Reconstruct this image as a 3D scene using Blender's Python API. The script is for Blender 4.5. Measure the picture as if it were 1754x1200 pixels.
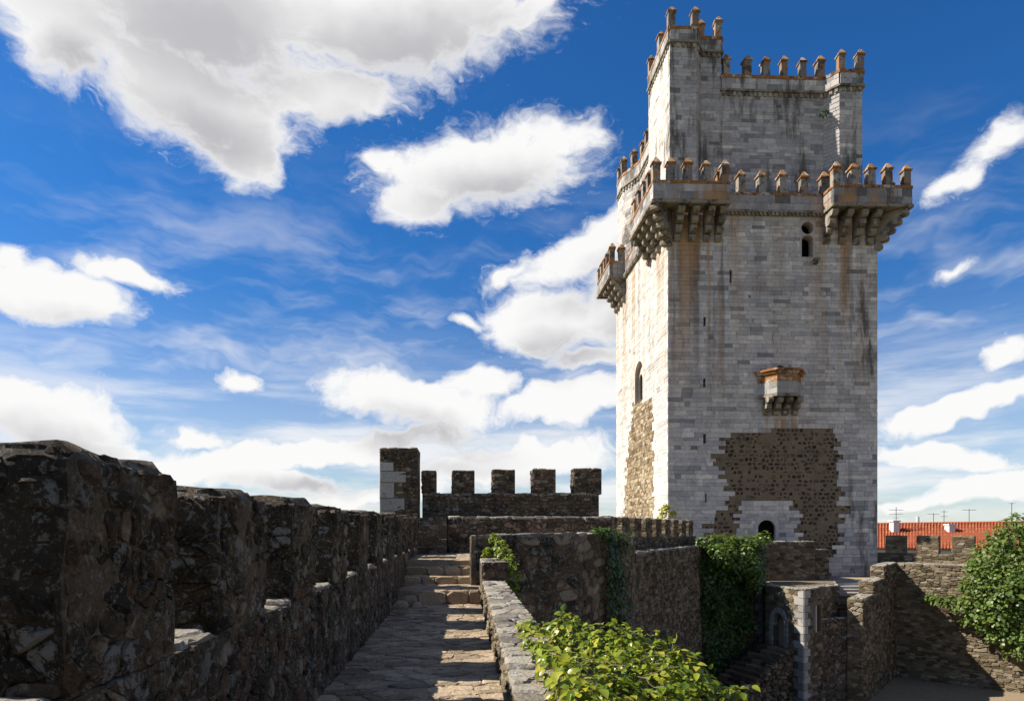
import bpy, math, random
import numpy as np
from mathutils import Vector, noise as mnoise

for _o in list(bpy.data.objects):
    bpy.data.objects.remove(_o)
SC = bpy.context.scene
COL = SC.collection
R = math.radians

# ---------------------------------------------------------------- camera
FPX, PX0, HORIZ, IW, IH = 1100.0, 877.0, 905.0, 1754.0, 1200.0
YAW = R(4.52)
EYE = 1.65
cs, sn = math.cos(YAW), math.sin(YAW)
cam = bpy.data.cameras.new('camera')
cam.sensor_width = 36.0
cam.lens = 36.0 * FPX / IW
cam.shift_y = (HORIZ - IH / 2) / IW
cam.clip_start = 0.05
cam.clip_end = 20000
camo = bpy.data.objects.new('camera', cam)
camo.location = (0, 0, EYE)
camo.rotation_euler = (R(90), 0, -YAW)
COL.objects.link(camo)
SC.camera = camo

# ---------------------------------------------------------------- sun and exposure
SUN_EL, SUN_PHI = 42.0, 6.0          # elevation; degrees behind the -X axis
sd = Vector((-math.cos(R(SUN_EL)) * math.cos(R(SUN_PHI)),
             math.cos(R(SUN_EL)) * math.sin(R(SUN_PHI)), math.sin(R(SUN_EL))))
sun = bpy.data.lights.new('sun', 'SUN')
sun.energy = 5.0
sun.angle = R(0.53)
sun.color = (1.0, 0.93, 0.82)
suno = bpy.data.objects.new('sun', sun)
suno.rotation_euler = sd.to_track_quat('Z', 'Y').to_euler()
suno.location = (-30, 0, 40)
COL.objects.link(suno)
SC.view_settings.view_transform = 'Standard'
SC.view_settings.look = 'None'
SC.view_settings.exposure = 1.0
SC.view_settings.gamma = 1.0

# ---------------------------------------------------------------- world: sky with clouds
world = bpy.data.worlds.new('World')
SC.world = world
world.use_nodes = True
WT = world.node_tree
WT.nodes.clear()


class NT:
    """short-hand for wiring nodes"""
    def __init__(s, t):
        s.t = t

    def n(s, typ, **kw):
        nd = s.t.nodes.new(typ)
        for k, v in kw.items():
            setattr(nd, k, v)
        return nd

    def put(s, sock, v):
        if v is None:
            return
        if isinstance(v, bpy.types.NodeSocket):
            s.t.links.new(v, sock)
        else:
            sock.default_value = v

    def m(s, op, a, b=None, c=None, clamp=False):
        nd = s.n('ShaderNodeMath', operation=op, use_clamp=clamp)
        s.put(nd.inputs[0], a)
        s.put(nd.inputs[1], b)
        s.put(nd.inputs[2], c)
        return nd.outputs[0]

    def vm(s, op, a, b=None, sc=None):
        nd = s.n('ShaderNodeVectorMath', operation=op)
        s.put(nd.inputs[0], a)
        s.put(nd.inputs[1], b)
        if sc is not None:
            s.put(nd.inputs['Scale'], sc)
        return nd.outputs['Value'] if op in ('LENGTH', 'DOT_PRODUCT') else nd.outputs[0]

    def mix(s, f, a, b, blend='MIX'):
        nd = s.n('ShaderNodeMix', data_type='RGBA', blend_type=blend)
        s.put(nd.inputs['Factor'], f)
        s.put(nd.inputs[6], a)
        s.put(nd.inputs[7], b)
        return nd.outputs[2]

    def rng(s, v, a, b, c=0.0, d=1.0, smooth=True):
        nd = s.n('ShaderNodeMapRange', interpolation_type='SMOOTHSTEP' if smooth else 'LINEAR')
        s.put(nd.inputs[0], v)
        for i, x in enumerate((a, b, c, d)):
            s.put(nd.inputs[1 + i], x)
        return nd.outputs[0]

    def noise(s, vec, scale, detail=4.0, rough=0.55, dist=0.0, out=0):
        nd = s.n('ShaderNodeTexNoise')
        s.put(nd.inputs['Vector'], vec)
        nd.inputs['Scale'].default_value = scale
        nd.inputs['Detail'].default_value = detail
        nd.inputs['Roughness'].default_value = rough
        nd.inputs['Distortion'].default_value = dist
        return nd.outputs[out]

    def xyz(s, v):
        nd = s.n('ShaderNodeSeparateXYZ')
        s.put(nd.inputs[0], v)
        return nd.outputs

    def comb(s, x, y, z):
        nd = s.n('ShaderNodeCombineXYZ')
        for i, v in enumerate((x, y, z)):
            s.put(nd.inputs[i], v)
        return nd.outputs[0]

    def mapping(s, v, loc=(0, 0, 0), rot=(0, 0, 0), scale=(1, 1, 1), typ='POINT'):
        nd = s.n('ShaderNodeMapping', vector_type=typ)
        s.put(nd.inputs[0], v)
        nd.inputs[1].default_value = loc
        nd.inputs[2].default_value = rot
        nd.inputs[3].default_value = scale
        return nd.outputs[0]

    def ramp(s, f, stops):
        nd = s.n('ShaderNodeValToRGB')
        cr = nd.color_ramp
        while len(cr.elements) > len(stops):
            cr.elements.remove(cr.elements[-1])
        while len(cr.elements) < len(stops):
            cr.elements.new(0.5)
        for e, (p, c) in zip(cr.elements, stops):
            e.position = p
            e.color = (c[0], c[1], c[2], 1)
        s.put(nd.inputs[0], f)
        return nd.outputs[0]


w = NT(WT)
sky = w.n('ShaderNodeTexSky', sky_type='NISHITA')
sky.sun_disc = False
sky.sun_elevation = R(SUN_EL)
sky.sun_rotation = math.atan2(sd.x, sd.y)
sky.altitude = 300
sky.air_density = 1.0
sky.dust_density = 0.25
sky.ozone_density = 2.5
hs = w.n('ShaderNodeHueSaturation')
hs.inputs['Saturation'].default_value = 1.15
hs.inputs['Value'].default_value = 1.0
w.put(hs.inputs['Color'], sky.outputs[0])
tc = w.n('ShaderNodeTexCoord')
dirv = tc.outputs['Generated']
rotv = w.mapping(dirv, rot=(0, 0, YAW))
X, Y, Zs = w.xyz(rotv)
az = w.m('ARCTAN2', X, Y)
hlen = w.m('SQRT', w.m('ADD', w.m('MULTIPLY', X, X), w.m('MULTIPLY', Y, Y)))
tt = w.m('DIVIDE', Zs, w.m('MAXIMUM', hlen, 0.02))
tt = w.m('MINIMUM', tt, 6.0)
at_v = w.comb(az, tt, 0.0)
# domain warp
wn1 = w.noise(at_v, 5.0, 3.0, 0.55, out=1)
wn2 = w.noise(at_v, 24.0, 2.0, 0.6, out=1)
warp = w.vm('ADD', w.vm('SCALE', w.vm('SUBTRACT', wn1, (0.5, 0.5, 0.5)), sc=0.13),
            w.vm('SCALE', w.vm('SUBTRACT', wn2, (0.5, 0.5, 0.5)), sc=0.035))
pw = w.vm('ADD', at_v, w.vm('MULTIPLY', warp, (1, 0.75, 0)))
# clouds of this afternoon: (px, py, rx, ry, tilt, weight)
CL = [
    (330, -10, 420, 200, -6, 1.0), (330, 150, 240, 120, 14, 1.0), (110, 60, 150, 120, 20, 1.0), (415, 245, 85, 95, 0, 1.0),
    (680, 30, 330, 130, -8, 1.0), (900, 30, 130, 70, -25, 0.75), (560, 150, 200, 70, -8, 0.9),
    (830, 285, 215, 100, -4, 1.0), (720, 345, 75, 70, 0, 0.9), (950, 235, 130, 55, -8, 0.8), (660, 270, 70, 45, -20, 0.7),
    (1010, 420, 170, 60, -24, 0.95), (940, 550, 140, 70, -8, 1.0), (1050, 520, 120, 110, 0, 0.9), (1000, 610, 110, 35, -10, 0.8), (870, 470, 95, 36, -35, 0.72),
    (790, 548, 60, 28, 5, 0.72),
    (90, 495, 200, 58, 6, 1.0), (235, 478, 150, 40, 10, 0.85), (20, 430, 90, 40, 0, 0.75),
    (60, 700, 200, 88, 8, 1.0), (180, 745, 160, 34, 4, 0.8),
    (416, 657, 66, 32, -4, 0.76),
    (700, 690, 200, 50, 4, 1.0), (820, 665, 110, 44, 0, 0.9), (985, 685, 170, 48, -8, 1.0),
    (560, 770, 420, 36, -2, 0.95), (420, 810, 300, 38, 2, 0.95), (880, 790, 260, 50, 0, 0.95), (340, 750, 120, 30, 3, 0.8), (650, 850, 420, 30, 0, 0.8),
    (1720, 255, 170, 60, -38, 0.74), (1640, 330, 150, 48, -28, 0.70), (1625, 466, 90, 26, -12, 0.68),
    (1735, 608, 100, 42, -10, 0.82), (1640, 703, 220, 34, -5, 1.0), (1600, 770, 220, 30, 2, 0.9), (1700, 825, 230, 36, -6, 0.95),
    (1560, 850, 200, 22, 0, 0.8), (1290, 760, 260, 60, 0, 0.9), (1330, 560, 120, 45, -10, 0.9),
    (-330, 300, 260, 130, 10, 1.0), (-300, 700, 230, 60, 0, 1.0), (2050, 420, 180, 70, -10, 1.0), (2050, 780, 260, 50, 0, 1.0), (1350, -260, 260, 120, 10, 1.0), (2000, -100, 200, 130, 0, 1.0),
]


TILTS = (-30, -8, 10)


def field(vec, blobs=CL):
    rots = [w.mapping(vec, rot=(0, 0, R(q))) for q in TILTS]
    acc = None
    for (bx, by, rx, ry, tilt, wt) in blobs:
        a = math.atan((bx - PX0) / FPX)
        t = (HORIZ - by) / FPX * math.cos(a)
        sx = rx / FPX * math.cos(a) ** 2
        sy = ry / FPX * math.cos(a)
        qi = min(range(3), key=lambda i: abs(TILTS[i] - tilt))
        q = R(TILTS[qi])
        cx, cy = a * math.cos(q) - t * math.sin(q), a * math.sin(q) + t * math.cos(q)
        sx, sy = sx * (1.0 + 0.5 * (1 - wt)), sy * (1.0 + 0.5 * (1 - wt))
        nd = w.n('ShaderNodeVectorMath', operation='MULTIPLY_ADD')
        w.put(nd.inputs[0], rots[qi])
        nd.inputs[1].default_value = (1 / sx, 1 / sy, 0)
        nd.inputs[2].default_value = (-cx / sx, -cy / sy, 0)
        ln = w.vm('LENGTH', nd.outputs[0])
        if wt < 0.97:
            ln = w.m('ADD', ln, (1.0 - wt) * 1.5)
        acc = ln if acc is None else w.m('SMOOTH_MIN', acc, ln, 0.14)
    return w.m('SUBTRACT', 1.0, acc)


F0 = field(pw)
F1 = field(w.vm('ADD', pw, (-0.02, 0.05, 0)), [b for b in CL if b[2] * b[3] > 9000 and -100 < b[0] < 1800])
# the rest of the dome: unseen broken cumulus, thinned to cut the sky fill
gen = w.noise(w.comb(w.m('MULTIPLY', az, 1.6), w.m('MULTIPLY', tt, 2.6), 3.7), 1.6, 2.0, 0.5)
outm = w.m('MAXIMUM', w.rng(w.m('ABSOLUTE', az), 0.85, 1.15), w.rng(tt, 1.0, 1.3))
G = w.m('MULTIPLY', w.m('MULTIPLY_ADD', gen, 5.0, -2.75), outm)
F0 = w.m('MAXIMUM', F0, w.m('ADD', G, w.m('MULTIPLY_ADD', outm, 1.0, -1.0)))
dn = w.noise(w.mapping(pw, scale=(1, 1.35, 1)), 15.0, 8.0, 0.66)
dfine = w.m('MULTIPLY_ADD', dn, 1.35, -0.72)
dens = w.m('ADD', w.m('MULTIPLY', F0, 1.35), dfine)
alpha = w.rng(dens, -0.06, 0.52)
dn2 = w.noise(w.mapping(pw, scale=(1, 1.5, 1)), 34.0, 6.0, 0.68)
halo = w.m('MULTIPLY', w.rng(w.m('ADD', F0, w.m('MULTIPLY_ADD', dn2, 2.6, -1.36)), 0.0, 0.75), 0.62)
alpha = w.m('MAXIMUM', alpha, w.m('MULTIPLY', halo, w.rng(F0, -0.35, 0.1)))
# thin veils of cirrus
veil = w.noise(w.mapping(pw, rot=(0, 0, R(35)), scale=(1.0, 3.0, 1)), 4.0, 4.0, 0.6)
va = w.m('MULTIPLY', w.rng(veil, 0.43, 0.74), w.rng(tt, 0.62, 0.2))
va = w.m('MULTIPLY', va, 0.62)
lown = w.noise(w.comb(w.m('MULTIPLY', az, 2.2), w.m('MULTIPLY', tt, 13.0), 8.0), 1.5, 6.0, 0.6)
lowv = w.m('MULTIPLY', w.rng(tt, 0.34, 0.10), w.rng(lown, 0.40, 0.66, 0.22, 0.85))
va = w.m('MAXIMUM', va, lowv)
alpha_all = w.m('MAXIMUM', alpha, va)
shade = w.m('MULTIPLY', w.rng(w.m('ADD', F1, w.m('MULTIPLY', dfine, 0.16)), -0.05, 0.95), w.rng(dens, 0.1, 0.75))
ccol = w.mix(shade, (9.7, 9.65, 9.6, 1), (5.3, 5.3, 5.55, 1))
tint = w.mix(w.rng(tt, 0.0, 0.5), (0.80, 0.93, 1.12, 1), (0.36, 0.90, 1.34, 1))
skyb = w.vm('MULTIPLY', hs.outputs[0], tint)
skyc = w.mix(alpha_all, skyb, ccol)
bg = w.n('ShaderNodeBackground')
bg.inputs['Strength'].default_value = 0.05
w.put(bg.inputs['Color'], skyc)
wo = w.n('ShaderNodeOutputWorld')
w.put(wo.inputs[0], bg.outputs[0])
world.cycles.sampling_method = 'MANUAL'
world.cycles.sample_map_resolution = 256
SC.cycles.max_bounces = 5
SC.cycles.diffuse_bounces = 3
SC.cycles.glossy_bounces = 2
SC.cycles.transmission_bounces = 3


# ---------------------------------------------------------------- pixel helpers (used for laying out the plan)
def cam2w(xc, zc, h):
    return Vector((xc * cs + zc * sn, -xc * sn + zc * cs, EYE + h))


def P(px, py, z):
    return cam2w((px - PX0) / FPX * z, z, (HORIZ - py) / FPX * z)


def H(py, z):
    return EYE + (HORIZ - py) / FPX * z


def proj(p):
    xc = p[0] * cs - p[1] * sn
    zc = p[0] * sn + p[1] * cs
    if zc < 0.05:
        return None
    return PX0 + FPX * xc / zc, HORIZ - FPX * (p[2] - EYE) / zc, zc


# ---------------------------------------------------------------- mesh helpers
def mesh_from(name, verts, faces, tones=None, mat=None, smooth=False):
    me = bpy.data.meshes.new(name)
    me.from_pydata([tuple(v) for v in verts], [], faces)
    if tones is not None:
        at = me.attributes.new('tone', 'FLOAT', 'FACE')
        at.data.foreach_set('value', np.asarray(tones, dtype=np.float32))
    if mat:
        me.materials.append(mat)
    if smooth:
        me.polygons.foreach_set('use_smooth', [True] * len(me.polygons))
    me.update()
    return me


def link(name, me, parent=None, loc=(0, 0, 0)):
    o = bpy.data.objects.new(name, me)
    o.location = loc
    COL.objects.link(o)
    if parent:
        o.parent = parent
    return o


def tag(o, label=None, cat=None, group=None, kind=None):
    if label:
        o['label'] = label
    if cat:
        o['category'] = cat
    if group:
        o['group'] = group
    if kind:
        o['kind'] = kind
    return o


class Piece:
    __slots__ = ('v', 'f', 't', 'c', 's')

    def __init__(s, v, f, t):
        s.v, s.f = v, f
        s.t = t if isinstance(t, (list, tuple)) else [t] * len(f)
        c = Vector((0, 0, 0))
        for q in v:
            c += Vector(q)
        s.c = c / len(v)
        s.s = 0


class Geo:
    """a growing mesh in world coordinates"""
    def __init__(s):
        s.v, s.f, s.t = [], [], []

    def add(s, v, f, t=0.5):
        b = len(s.v)
        s.v += [tuple(x) for x in v]
        s.f += [tuple(b + i for i in q) for q in f]
        s.t += list(t) if isinstance(t, (list, tuple)) else [t] * len(f)
        return s

    def box(s, lo, hi, t=0.5):
        x0, y0, z0 = lo
        x1, y1, z1 = hi
        return s.add([(x0, y0, z0), (x1, y0, z0), (x1, y1, z0), (x0, y1, z0), (x0, y0, z1), (x1, y0, z1), (x1, y1, z1), (x0, y1, z1)],
                     [(3, 2, 1, 0), (4, 5, 6, 7), (0, 1, 5, 4), (1, 2, 6, 5), (2, 3, 7, 6), (3, 0, 4, 7)], t)

    def prism(s, poly, z0, z1, t=0.5):
        """poly: list of (x,y); z1 may be a list"""
        n = len(poly)
        zt = z1 if isinstance(z1, (list, tuple)) else [z1] * n
        a = sum(poly[i][0] * poly[(i + 1) % n][1] - poly[(i + 1) % n][0] * poly[i][1] for i in range(n))
        idx = list(range(n)) if a > 0 else list(range(n))[::-1]
        pl = [poly[i] for i in idx]
        zz = [zt[i] for i in idx]
        v = [(p[0], p[1], z0) for p in pl] + [(p[0], p[1], zz[i]) for i, p in enumerate(pl)]
        f = [tuple(range(n))[::-1], tuple(range(n, 2 * n))] + [(i, (i + 1) % n, n + (i + 1) % n, n + i) for i in range(n)]
        return s.add(v, f, t)

    def tube(s, pts, rad, k=6, t=0.5):
        pts = [Vector(p) for p in pts]
        rs = rad if isinstance(rad, (list, tuple)) else [rad] * len(pts)
        v = []
        for i, p in enumerate(pts):
            d = (pts[min(i + 1, len(pts) - 1)] - pts[max(i - 1, 0)]).normalized()
            a = d.orthogonal().normalized()
            b = d.cross(a)
            for j in range(k):
                q = 2 * math.pi * j / k
                v.append(p + (a * math.cos(q) + b * math.sin(q)) * rs[i])
        f = []
        for i in range(len(pts) - 1):
            for j in range(k):
                f.append((i * k + j, i * k + (j + 1) % k, (i + 1) * k + (j + 1) % k, (i + 1) * k + j))
        f.append(tuple(range(k))[::-1])
        f.append(tuple(range(len(pts) * k - k, len(pts) * k)))
        return s.add(v, f, t)

    def build(s, name, mat, parent=None, smooth=False, kind=None):
        off = Vector((0, 0, 0))
        if parent is not None:
            off = base_of(parent)
        vv = [(x[0] - off[0], x[1] - off[1], x[2] - off[2]) for x in s.v]
        o = link(name, mesh_from(name, vv, s.f, s.t, mat, smooth), parent)
        if kind:
            o['kind'] = kind
        return o


def base_of(o):
    p = Vector((0, 0, 0))
    while o is not None:
        p += o.location
        o = o.parent
    return p


def empty(name, loc, label, cat, group=None):
    o = link(name, None, None, loc)
    o['kind'] = 'thing'
    o.empty_display_size = 0.3
    return tag(o, label, cat, group)


class Frame:
    """a flat patch: origin, two in-plane unit vectors, outward normal"""
    def __init__(s, o, u, v, n):
        s.o, s.u, s.v, s.n = Vector(o), Vector(u).normalized(), Vector(v).normalized(), Vector(n).normalized()
        s.flip = s.u.cross(s.v).dot(s.n) < 0

    def p(s, a, b, d=0.0):
        return s.o + s.u * a + s.v * b + s.n * d


def vframe(p0, p1, z0, toward=None):
    """vertical frame from p0 to p1 (xy), normal on the side of point `toward` (default the camera)"""
    p0, p1 = Vector((p0[0], p0[1], 0)), Vector((p1[0], p1[1], 0))
    u = (p1 - p0)
    L = u.length
    u.normalize()
    n = Vector((u.y, -u.x, 0))
    t = Vector((0, 0, 0)) if toward is None else Vector((toward[0], toward[1], 0))
    if n.dot(t - p0) < 0:
        n = -n
    return Frame((p0.x, p0.y, z0), u, (0, 0, 1), n), L


def clip(poly, nx, ny, d):
    """keep nx*x+ny*y<=d"""
    out = []
    m = len(poly)
    for i in range(m):
        a, b = poly[i], poly[(i + 1) % m]
        da = nx * a[0] + ny * a[1] - d
        db = nx * b[0] + ny * b[1] - d
        if da <= 0:
            out.append(a)
        if (da < 0 < db) or (db < 0 < da):
            k = da / (da - db)
            out.append((a[0] + (b[0] - a[0]) * k, a[1] + (b[1] - a[1]) * k))
    return out


def cells(wd, ht, su, sv, rng, jit=0.42, drop=0.16, rows=False):
    """irregular stone outlines covering wd x ht; returns list of polygons"""
    nx, ny = max(1, round(wd / su)), max(1, round(ht / sv))
    su, sv = wd / nx, ht / ny
    pts = {}
    for j in range(ny):
        for i in range(nx):
            if rng.random() < drop and 0 < i < nx - 1:
                continue
            jy = jit * (0.35 if rows else 1.0)
            x = i + 0.5 + (0.25 if j % 2 else -0.25) + rng.uniform(-jit, jit)
            y = j + 0.5 + rng.uniform(-jy, jy)
            pts.setdefault((i, j), []).append((x, y))
            if rng.random() < drop * 0.8:
                pts[(i, j)].append((x + rng.uniform(-.45, .45), y + rng.uniform(-.45, .45)))
    out = []
    for (i, j), ql in pts.items():
        for q in ql:
            poly = [(0, 0), (nx, 0), (nx, ny), (0, ny)]
            poly = clip(poly, 1, 0, q[0] + 1.8)
            poly = clip(poly, -1, 0, -q[0] + 1.8)
            poly = clip(poly, 0, 1, q[1] + 1.3)
            poly = clip(poly, 0, -1, -q[1] + 1.3)
            for dj in (-2, -1, 0, 1, 2):
                for di in (-2, -1, 0, 1, 2):
                    for r in pts.get((i + di, j + dj), ()):
                        if r is q:
                            continue
                        dx, dy = r[0] - q[0], r[1] - q[1]
                        if rows:
                            dy *= 2.2
                        dd = dx * (r[0] + q[0]) / 2 + dy * (r[1] + q[1]) / 2
                        poly = clip(poly, dx, dy, dd)
                        if len(poly) < 3:
                            break
                    if len(poly) < 3:
                        break
                if len(poly) < 3:
                    break
            if len(poly) >= 3:
                out.append([(a * su, b * sv) for a, b in poly])
    return out


def shrink(poly, gap):
    """pull the outline in by about gap and drop tiny edges"""
    cx = sum(p[0] for p in poly) / len(poly)
    cy = sum(p[1] for p in poly) / len(poly)
    res = []
    for p in poly:
        dx, dy = p[0] - cx, p[1] - cy
        L = math.hypot(dx, dy)
        if L < gap * 1.3:
            return None
        k = (L - gap) / L
        q = (cx + dx * k, cy + dy * k)
        if not res or math.hypot(q[0] - res[-1][0], q[1] - res[-1][1]) > gap * 1.1:
            res.append(q)
    return res if len(res) >= 3 else None


def stone_piece(fr, poly, rng, d_in, d_out, bevel, tone, rough=0.0, chamf=0.25):
    """one stone: skirt into the mortar, rounded shoulder, uneven face"""
    n = len(poly)
    cx = sum(p[0] for p in poly) / n
    cy = sum(p[1] for p in poly) / n
    # round the outline: cut each corner
    pl = []
    for i in range(n):
        a, b, c2 = poly[i - 1], poly[i], poly[(i + 1) % n]
        k = rng.uniform(0.16, 0.30) if chamf else 0
        if k:
            pl.append((b[0] + (a[0] - b[0]) * k, b[1] + (a[1] - b[1]) * k))
            pl.append((b[0] + (c2[0] - b[0]) * k, b[1] + (c2[1] - b[1]) * k))
        else:
            pl.append(b)
    n = len(pl)
    tx, ty = rng.uniform(-1, 1) * rough, rng.uniform(-1, 1) * rough
    v = []
    for p in pl:
        v.append(fr.p(p[0], p[1], d_in))
    for p in pl:
        v.append(fr.p(p[0], p[1], d_out * 0.45 + rng.uniform(-1, 1) * rough * 0.3))
    for p in pl:
        dx, dy = p[0] - cx, p[1] - cy
        L = max(1e-6, math.hypot(dx, dy))
        k = max(0.35, (L - bevel * rng.uniform(0.6, 1.5)) / L)
        v.append(fr.p(cx + dx * k, cy + dy * k, d_out + (dx * tx + dy * ty) + rng.uniform(-1, 1) * rough * 0.25))
    f = []
    for r in (0, 1):
        for i in range(n):
            j = (i + 1) % n
            f.append((r * n + i, r * n + j, (r + 1) * n + j, (r + 1) * n + i))
    f.append(tuple(range(2 * n, 3 * n)))
    if fr.flip:
        f = [q[::-1] for q in f]
    pc = Piece(v, f, tone)
    a = abs(sum(poly[i][0] * poly[(i + 1) % len(poly)][1] - poly[(i + 1) % len(poly)][0] * poly[i][1] for i in range(len(poly)))) / 2
    q = proj(pc.c)
    if q and -20 < q[0] < IW + 20 and -20 < q[1] < IH + 20:
        vw = (Vector((0, 0, EYE)) - pc.c).normalized()
        pc.s = max(0.0, fr.n.dot(vw)) * a / q[2] ** 2
    return pc


def rubble(fr, wd, ht, su, sv, rng, gap=0.012, d_in=-0.03, d_out=(0.015, 0.05), bevel=0.02, rough=0.02, rows=False, keep=None, drop=0.16, tone=None, jit=0.42):
    out = []
    for poly in cells(wd, ht, su, sv, rng, drop=drop, rows=rows, jit=jit):
        cx = sum(p[0] for p in poly) / len(poly)
        cy = sum(p[1] for p in poly) / len(poly)
        if keep and not keep(cx, cy):
            continue
        pl = shrink(poly, gap * rng.uniform(0.6, 1.5))
        if not pl:
            continue
        t = rng.random() if tone is None else tone(cx, cy, rng)
        out.append(stone_piece(fr, pl, rng, d_in, rng.uniform(*d_out), bevel, t, rough))
    return out


def emit(pieces, name, massname, mat, parent, limit=300, smin=0.0):
    """the pieces that show largest become objects of their own, the rest one mass"""
    pieces = sorted(pieces, key=lambda p: -p.s)
    off = base_of(parent)
    k = 0
    for p in pieces[:limit]:
        if p.s <= smin:
            break
        me = mesh_from(name, [Vector(q) - p.c for q in p.v], p.f, p.t, mat)
        link(name, me, parent, p.c - off)
        k += 1
    rest = pieces[k:]
    if rest:
        g = Geo()
        for p in rest:
            g.add(p.v, p.f, p.t)
        g.build(massname, mat, parent, kind='stuff')


def rough_box(lo, hi, cell, amp, seed, scale=2.5, t=0.5, round_=0.0):
    """box with uneven faces"""
    g = Geo()
    lo, hi = Vector(lo), Vector(hi)
    d = hi - lo
    n = [max(1, int(round(d[i] / cell))) for i in range(3)]
    idx = {}

    def vid(i, j, k):
        key = (i, j, k)
        if key not in idx:
            p = Vector((lo.x + d.x * i / n[0], lo.y + d.y * j / n[1], lo.z + d.z * k / n[2]))
            q = p * scale + Vector((seed * 3.1, seed * 1.7, seed))
            dv = Vector((mnoise.noise(q), mnoise.noise(q + Vector((31, 7, 3))), mnoise.noise(q + Vector((5, 57, 13)))))
            e = sum(1 for a, m in ((i, n[0]), (j, n[1]), (k, n[2])) if a in (0, m))
            if round_ and e >= 2 and k == n[2]:
                c = (lo + hi) / 2
                p = p + (c - p).normalized() * round_ * (e - 1)
            p = p + dv * amp
            idx[key] = len(g.v)
            g.v.append(tuple(p))
        return idx[key]
    for ax in range(3):
        b, c = (ax + 1) % 3, (ax + 2) % 3
        for side in (0, n[ax]):
            for ib in range(n[b]):
                for ic in range(n[c]):
                    q = []
                    for (db, dc) in ((0, 0), (1, 0), (1, 1), (0, 1)):
                        k = [0, 0, 0]
                        k[ax] = side
                        k[b] = ib + db
                        k[c] = ic + dc
                        q.append(vid(*k))
                    g.f.append(tuple(q) if side else tuple(q[::-1]))
                    g.t.append(t)
    return g


# ---------------------------------------------------------------- materials
def mat_base(name):
    m = bpy.data.materials.new(name)
    m.use_nodes = True
    t = m.node_tree
    t.nodes.clear()
    k = NT(t)
    out = k.n('ShaderNodeOutputMaterial')
    bs = k.n('ShaderNodeBsdfPrincipled')
    k.put(out.inputs[0], bs.outputs[0])
    return m, k, bs, out


def stone_mat(name, stops, mottle=0.45, mscale=6.0, lichen=(), bump=0.35, bscale=18.0, rough=0.93, streaks=None, hue=None):
    m, k, bs, out = mat_base(name)
    pos = k.n('ShaderNodeNewGeometry').outputs['Position']
    at = k.n('ShaderNodeAttribute', attribute_name='tone').outputs['Fac']
    n1 = k.noise(pos, mscale, 6.0, 0.62)
    n2 = k.noise(pos, mscale * 5.3, 5.0, 0.65)
    tv = k.m('ADD', at, k.m('MULTIPLY_ADD', n1, 0.5 * mottle * 2, -0.5 * mottle), clamp=True)
    col = k.ramp(tv, stops)
    mul = k.rng(n2, 0.25, 0.75, 1.0 - mottle * 0.75, 1.0 + mottle * 0.45, smooth=False)
    col = k.vm('SCALE', col, sc=mul)
    for (c, sc, lo, hi, amt) in lichen:
        nz = k.noise(pos, sc, 7.0, 0.68, 0.4)
        col = k.mix(k.m('MULTIPLY', k.rng(nz, lo, hi), amt), col, (c[0], c[1], c[2], 1))
    if streaks:
        col = streaks(k, pos, col)
    k.put(bs.inputs['Base Color'], col)
    bs.inputs['Roughness'].default_value = rough
    bs.inputs['Specular IOR Level'].default_value = 0.2
    nb = k.noise(pos, bscale, 8.0, 0.68)
    bp = k.n('ShaderNodeBump')
    bp.inputs['Strength'].default_value = bump
    bp.inputs['Distance'].default_value = 0.05
    k.put(bp.inputs['Height'], nb)
    k.put(bs.inputs['Normal'], bp.outputs[0])
    return m


DARK = [(0.0, (0.035, 0.026, 0.017)), (0.35, (0.070, 0.051, 0.032)), (0.65, (0.117, 0.080, 0.050)), (0.85, (0.152, 0.084, 0.046)), (1.0, (0.293, 0.227, 0.154))]
M_RUB = stone_mat('dark_rubble_stone', DARK, 0.6, 9.0, lichen=(((0.12, 0.055, 0.028), 6.0, 0.56, 0.66, 0.6), ((0.27, 0.26, 0.23), 4.5, 0.565, 0.61, 0.75), ((0.26, 0.25, 0.21), 16.0, 0.56, 0.61, 0.7), ((0.24, 0.22, 0.18), 42.0, 0.56, 0.62, 0.55), ((0.014, 0.012, 0.009), 3.0, 0.50, 0.66, 0.75)), bump=1.0, bscale=34)
M_RUBM = stone_mat('dark_lime_mortar', [(0, (0.059, 0.043, 0.028)), (1, (0.147, 0.108, 0.069))], 0.6, 7.0, lichen=(((0.24, 0.23, 0.20), 5.0, 0.57, 0.62, 0.7), ((0.24, 0.23, 0.19), 17.0, 0.56, 0.61, 0.7), ((0.22, 0.2, 0.17), 44.0, 0.56, 0.62, 0.55), ((0.014, 0.012, 0.009), 2.6, 0.50, 0.66, 0.6)), bump=1.0, bscale=36)
BROWN = [(0.0, (0.046, 0.033, 0.022)), (0.4, (0.101, 0.076, 0.048)), (0.7, (0.156, 0.115, 0.074)), (1.0, (0.230, 0.184, 0.129))]
M_BRN = stone_mat('brown_rubble_stone', BROWN, 0.55, 5.0, lichen=(((0.05, 0.04, 0.03), 2.0, 0.52, 0.7, 0.6), ((0.34, 0.32, 0.27), 4.0, 0.62, 0.72, 0.5)), bump=0.7, bscale=16)
M_BRNM = stone_mat('brown_mortar', [(0, (0.092, 0.069, 0.044)), (1, (0.175, 0.133, 0.087))], 0.5, 4.0, lichen=(((0.06, 0.05, 0.035), 1.2, 0.5, 0.7, 0.5),), bump=0.6, bscale=20)
TANS = [(0.0, (0.072, 0.054, 0.032)), (0.4, (0.151, 0.115, 0.072)), (0.75, (0.202, 0.166, 0.108)), (1.0, (0.274, 0.238, 0.180))]
M_TAN = stone_mat('sunlit_schist_stone', TANS, 0.5, 4.0, lichen=(((0.08, 0.065, 0.045), 2.4, 0.55, 0.72, 0.6), ((0.35, 0.20, 0.06), 3.0, 0.63, 0.75, 0.6)), bump=0.7, bscale=14)
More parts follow.
